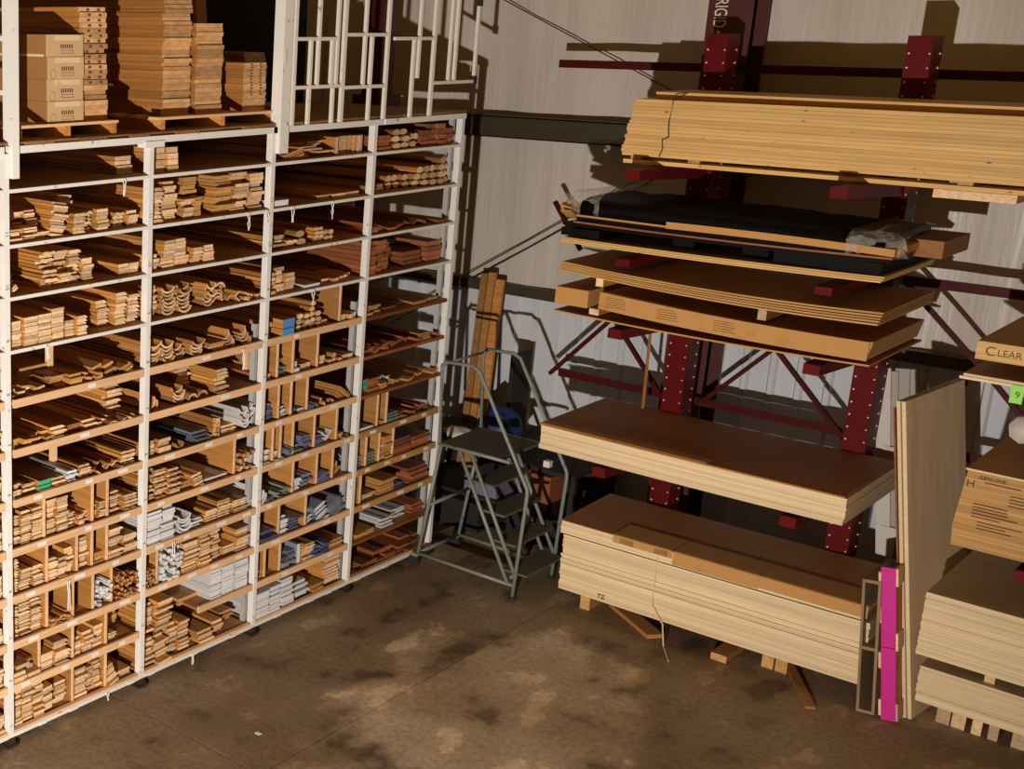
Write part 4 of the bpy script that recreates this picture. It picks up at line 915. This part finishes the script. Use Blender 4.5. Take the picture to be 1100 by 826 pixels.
for i in range(24):
    me = unit(['hardboard', 'panel_brown'], [0, 0, 1, 1, 1, 1])
    xx = 4.165 + .0018 * abs(i - 6)
    o = inst('fibreboard_panel', me, (xx + LN / 2, 9.80 + DP / 2 + random.uniform(0, .004), 1.485 + i * t), (LN, DP, t * .97)); tag(o, nth(i, 24) + ' brown printed fibreboard panel in the right hand stack' + up(i, 24), 'panel', 'brown printed panels at right')
me = unit(['panel_brown', 'ply_edge'], [0, 0, 1, 1, 1, 1]); o = inst('cover_sheet', me, (4.185 + LN / 2, 9.795 + DP / 2, 1.485 + 24 * t + .001), (LN, DP, .013)); tag(o, 'thin cover sheet with pale edge on the brown printed panels', 'plywood')
pl = o
for z, xa, n in ((1.955, 4.30, 1), (1.90, 4.45, 4), (1.80, 4.26, 5), (1.68, 4.30, 3)):
    for q in range(n):
        bx('print', 'print_ink', xa, xa + random.uniform(.14, .3), 9.7925, 9.7935, z - q * t, z - q * t + .005, pl)
text('print', 'GENUINE', .035, 'print_ink', (4.34, 9.7935, 1.985), (R(90), 0, 0), pl, .0004)
text('print', 'H', .07, 'print_ink', (4.225, 9.7935, 1.93), (R(90), 0, 0), pl, .0004)
# shelf sheet and CLEAR box
me = sheet_mesh(LN, DP, .018, ['ply_face', 'ply_edge'])
stack('plywood_sheet', me, 4.06, 9.80, 2.62, 2, .021, 'plywood sheet on the right arms under the CLEAR panel', 'sheets under the CLEAR panel', .012, .006)
for q, xx in enumerate((4.46, 5.6)): block(xx, xx + .07, 9.84, 10.9, 2.663, 2.762, ['left', 'right'][q] + ' spacer under the CLEAR marked panel', 'spacers under CLEAR', ('pine', 'pine_end'))
cl = bx('clear_panel', ['panel_brown', 'spruce'], 4.115, 4.115 + LN, 9.80, 10.95, 2.765, 2.885, None, [0, 0, 1, 1, 1, 1]); tag(cl, 'thick pale panel stack marked CLEAR in dark handwriting', 'panel')
text('lettering', 'C', .085, 'print_ink', (4.195, 9.7985, 2.825), (R(90), 0, 0), cl, .0006); text('lettering', 'LEAR', .06, 'print_ink', (4.30, 9.7985, 2.822), (R(90), 0, 0), cl, .0006)
tg = bx('price_card', 'green_tag', 4.345, 4.415, 9.785, 9.790, 2.52, 2.64); tag(tg, 'small bright green price card hanging below the plywood shelf', 'price card')
text('print', '9', .06, 'print_ink', (4.385, 9.784, 2.575), (R(90), 0, 0), tg, .0004)
m = MB(); m.tube([(4.5, 10.9, 2.28), (4.42, 10.4, 2.25), (4.38, 10.2, 2.27), (4.42, 10.0, 2.30)], .09, 8); o = m.build('rolled_wrap', 'light_card', None, True); tag(o, 'pale crumpled roll of wrap below the green price card', 'wrap')
o = MB().tube([(4.40, 10.35, 2.36), (4.6, 10.3, 2.42), (4.75, 10.3, 2.40)], .06, 8).build('red_cloth', 'frame_red', None, True); tag(o, 'dark red bundle tucked above the pale roll', 'cloth')

# ------------------------------------------------------------------ leaning sheets, frames
def lean_sheet(name, xf, xt, y0, y1, h, th, mats, label, yt=0.0, dk=.10):
    m = MB(); hz = math.sqrt(h * h - (xt - xf) ** 2)
    n = Vector((hz, 0, -(xt - xf))).normalized() * th
    a = Vector((xf, y0, .002)); b = Vector((xt, y0 + yt, hz)); c = Vector((xt + dk, y1 + yt, hz)); d_ = Vector((xf + dk, y1, .002))
    lo_ = min(0, n.z); sh = Vector((0, 0, -lo_))
    vs = [p + sh for p in (a, d_, c, b)] + [p + n + sh for p in (a, d_, c, b)]
    m.add(vs, [(0, 1, 2, 3), (7, 6, 5, 4), (0, 3, 7, 4), (1, 5, 6, 2), (3, 2, 6, 7), (0, 4, 5, 1)], [0, 0, 1, 1, 1, 1])
    o = m.build(name, mats); tag(o, label, 'plywood', 'sheets leaning by the right stacks'); return o
lean_sheet('leaning_sheet', 4.055, 3.665, 10.11, 11.12, 2.34, .024, ['ply_stand', 'ply_edge'], 'rightmost pale plywood sheet leaning between the stacks', .02)
lean_sheet('leaning_sheet', 4.025, 3.635, 10.10, 11.11, 2.34, .022, ['ply_stand', 'ply_edge'], 'middle plywood sheet leaning between the stacks', .02)
lean_sheet('leaning_sheet', 4.005, 3.615, 10.12, 11.10, 2.28, .012, ['redwood', 'redwood'], 'thin reddish brown sheet leaning leftmost of three', .02)
# pale grey panels standing behind
for q, (xa, xb, mt, h) in enumerate(((3.40, 3.10, 'light_card', 2.27), (3.45, 3.15, 'grey_panel', 2.25), (3.50, 3.22, 'grey_panel', 2.28), (3.56, 3.26, 'grey_panel', 2.28))):
    o = MB().bar((xa + .14 - .02 * q, 11.245 + .022 * q, .03), (xb + .12, 11.245 + .022 * q, h), .10, .018, (0, 1, 0)).build('standing_panel', mt); tag(o, ['leftmost', 'second', 'third', 'rightmost'][q] + ' grey panel strip standing behind the red column', 'panel', 'grey panel strips')
for z in (1.60, .95):
    o = bx('carton_label', 'light_card', 3.31 + (1.6 - z) * .12, 3.43 + (1.6 - z) * .12, 11.222, 11.234, z - .2, z + .06); attach(o, bpy.data.objects['standing_panel'])
# open wooden frame
wf = empty('wooden_frame', (3.83, 10.0, .012), 'narrow open wooden frame standing on the floor beside the pink one', 'frame')
x0, x1, y0, y1 = 3.765, 3.885, 9.94, 10.5; zo = .012
ub('side_board', 'old_wood', x0, x0 + .018, y0, y1, zo, 1.03, wf); ub('side_board', 'old_wood', x1 - .018, x1, y0, y1, zo, 1.03, wf)
for z in (zo, .50, 1.008): ub('cross_board', 'old_wood', x0 + .018, x1 - .018, y0, y1, z, z + .024, wf)
ub('back_board', 'old_wood', x0 + .018, x1 - .018, y1 - .02, y1, .04, 1.0, wf)
wf.rotation_euler.y = -.10
pf = empty('pink_frame', (4.0, 9.97, .012), 'bright pink painted narrow frame standing against the leaning sheets', 'frame')
x0, x1 = 3.925, 4.020; y0 = 9.96
ub('front_board', 'pink_paint', x0, x1, y0, y0 + .02, zo, .56, pf); ub('front_board', 'pink_paint', x0, x1, y0, y0 + .02, .565, 1.16, pf)
for z in (.04, .40, .74, 1.0): ub('side_block', 'pine_end', x0 - .016, x0, y0 - .003, y0 + .1, z, z + .12, pf)
for z in (.02, .55, 1.03): ub('side_block', 'pine_end', x1, x1 + .014, y0 - .003, y0 + .1, z, z + .13, pf)
ub('side_board', 'pine', x0, x0 + .015, y0 + .02, y0 + .12, zo, 1.16, pf); ub('side_board', 'pine', x1 - .015, x1, y0 + .02, y0 + .12, zo, 1.16, pf)
pf.rotation_euler.y = -.145

# ------------------------------------------------------------------ rolling ladder
la = empty('rolling_ladder', (.5, 10.1, 0), 'grey rolling warehouse ladder with handrails in the corner by the rack', 'ladder')
YN, YF = 9.79, 10.47; r0 = .0165
def lt_(name, pts, r=r0, mat='ladder_grey'): return MB().tube(pts, r, 8).build(name, mat, la, True)
for y in (YN, YF):
    lt_('handrail', [(.20, y, 1.24), (.16, y, 1.93), (.19, y, 1.985), (.46, y, 1.995), (.53, y, 1.96), (1.07, y, 1.03), (1.075, y, .98), (1.03, y, .03)])
    MB().tube([(1.03, y, .004), (1.03, y, .035)], .022, 8).build('rubber_tip', 'rubber', la)
    lt_('rear_leg', [(.06, y, .11), (.215, y, 1.22)])
    lt_('base_rail', [(.06, y, .13), (1.03, y, .13)])
    lt_('stringer', [(.40, y, 1.21), (.97, y, .14)]); lt_('stringer', [(.52, y, 1.21), (1.04, y, .22)])
    lt_('platform_bar', [(.19, y, 1.225), (.89, y, 1.225)])
    w = MB().tube([(.03, y - .02, .056), (.03, y + .02, .056)], .055, 14).build('caster_wheel', 'rubber', la)
    ub('caster_fork', 'ladder_grey', .01, .07, y - .026, y + .026, .10, .13, la)
lt_('cross_tube', [(.06, YN, .13), (.06, YF, .13)]); lt_('cross_tube', [(1.0, YN, .2), (1.0, YF, .2)]); lt_('cross_tube', [(.13, YN, .62), (.13, YF, .62)]); lt_('cross_tube', [(.16, YN, 1.95), (.16, YF, 1.95)], .012)
ub('platform', 'tread_grey', .20, .80, YN + .02, YF - .02, 1.215, 1.24, la)
for q, z in enumerate((.25, .49, .73, .97)):
    xa = .40 + (1.21 - z) * .533; ub('step', 'tread_grey', xa, xa + .22, YN + .02, YF - .02, z - .02, z, la)
la.location.x += .045
# corner clutter
for q, (x, w, h, mt) in enumerate(((-.62, .072, 2.40, 'amber'), (-.535, .07, 2.42, 'amber'), (-.445, .085, 2.36, 'pine'))):
    o = MB().bar((x + .08, 11.45, .01), (x, 11.80, h), w, .04, (0, 1, 0)).build('leaning_plank', mt); tag(o, ['leftmost', 'middle', 'rightmost'][q] + ' long amber plank leaning on the corner wall behind the ladder', 'plank', 'planks leaning in the corner')
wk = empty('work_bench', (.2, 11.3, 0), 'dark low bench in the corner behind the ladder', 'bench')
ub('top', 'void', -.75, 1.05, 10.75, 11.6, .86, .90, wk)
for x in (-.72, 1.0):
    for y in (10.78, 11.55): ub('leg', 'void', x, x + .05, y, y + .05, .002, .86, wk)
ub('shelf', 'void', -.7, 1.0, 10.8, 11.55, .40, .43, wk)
def blob(name, c, s, mat, label, cat):
    bm = bmesh.new(); bmesh.ops.create_icosphere(bm, subdivisions=3, radius=1)
    for v in bm.verts:
        k = 1 + .18 * math.sin(v.co.x * 5 + v.co.z * 3) * math.cos(v.co.y * 6 + 1) + random.gauss(0, .02)
        v.co = Vector((v.co.x * s[0] * k, v.co.y * s[1] * k, max(-.55, v.co.z * k) * s[2]))
    me = bpy.data.meshes.new(name); bm.to_mesh(me); bm.free(); me.materials.append(M[mat])
    for p in me.polygons: p.use_smooth = True
    o = bpy.data.objects.new(name, me); col.objects.link(o); o.location = c; tag(o, label, cat); return o
blob('tarp', (.10, 11.05, 1.05), (.20, .20, .24), 'blue_tarp', 'crumpled blue tarp on the bench behind the ladder', 'tarp')
blob('sack', (-.30, 11.0, .94), (.16, .12, .06), 'light_card', 'pale brown sack on the bench at left behind the ladder', 'sack')
o = bx('dark_board', 'void', .02, .06, 11.3, 11.62, .905, 1.75); tag(o, 'dark board standing on the bench beside the blue tarp', 'board')
o = bx('storage_box', 'slate', -.1, .25, 10.85, 11.3, .432, .62); tag(o, 'grey storage box on the lower bench shelf', 'box')
o = bx('storage_box', 'redwood', .46, .66, 11.1, 11.4, .432, .70); tag(o, 'red-brown box on the lower bench shelf', 'box')
o = bx('small_box', 'sticker', .72, .78, 10.80, 10.86, .902, .96); tag(o, 'tiny white box on the bench near the plywood', 'box')
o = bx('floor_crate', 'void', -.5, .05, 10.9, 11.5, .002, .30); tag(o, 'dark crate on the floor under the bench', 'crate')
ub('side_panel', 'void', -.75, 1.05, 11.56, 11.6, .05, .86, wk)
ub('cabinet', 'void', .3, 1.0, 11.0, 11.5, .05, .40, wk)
# floor bits
o = bx('paper_scrap', 'sticker', 1.02, 1.06, 6.42, 6.45, .001, .006); tag(o, 'tiny white scrap lying on the open floor', 'scrap')
o = MB().tube([(1.55, 10.85, 1.64), (1.50, 10.93, 2.53)], .013, 5).build('wood_stick', 'pine'); tag(o, 'thin pine stick standing on the mid-height stack left of the red column', 'stick')
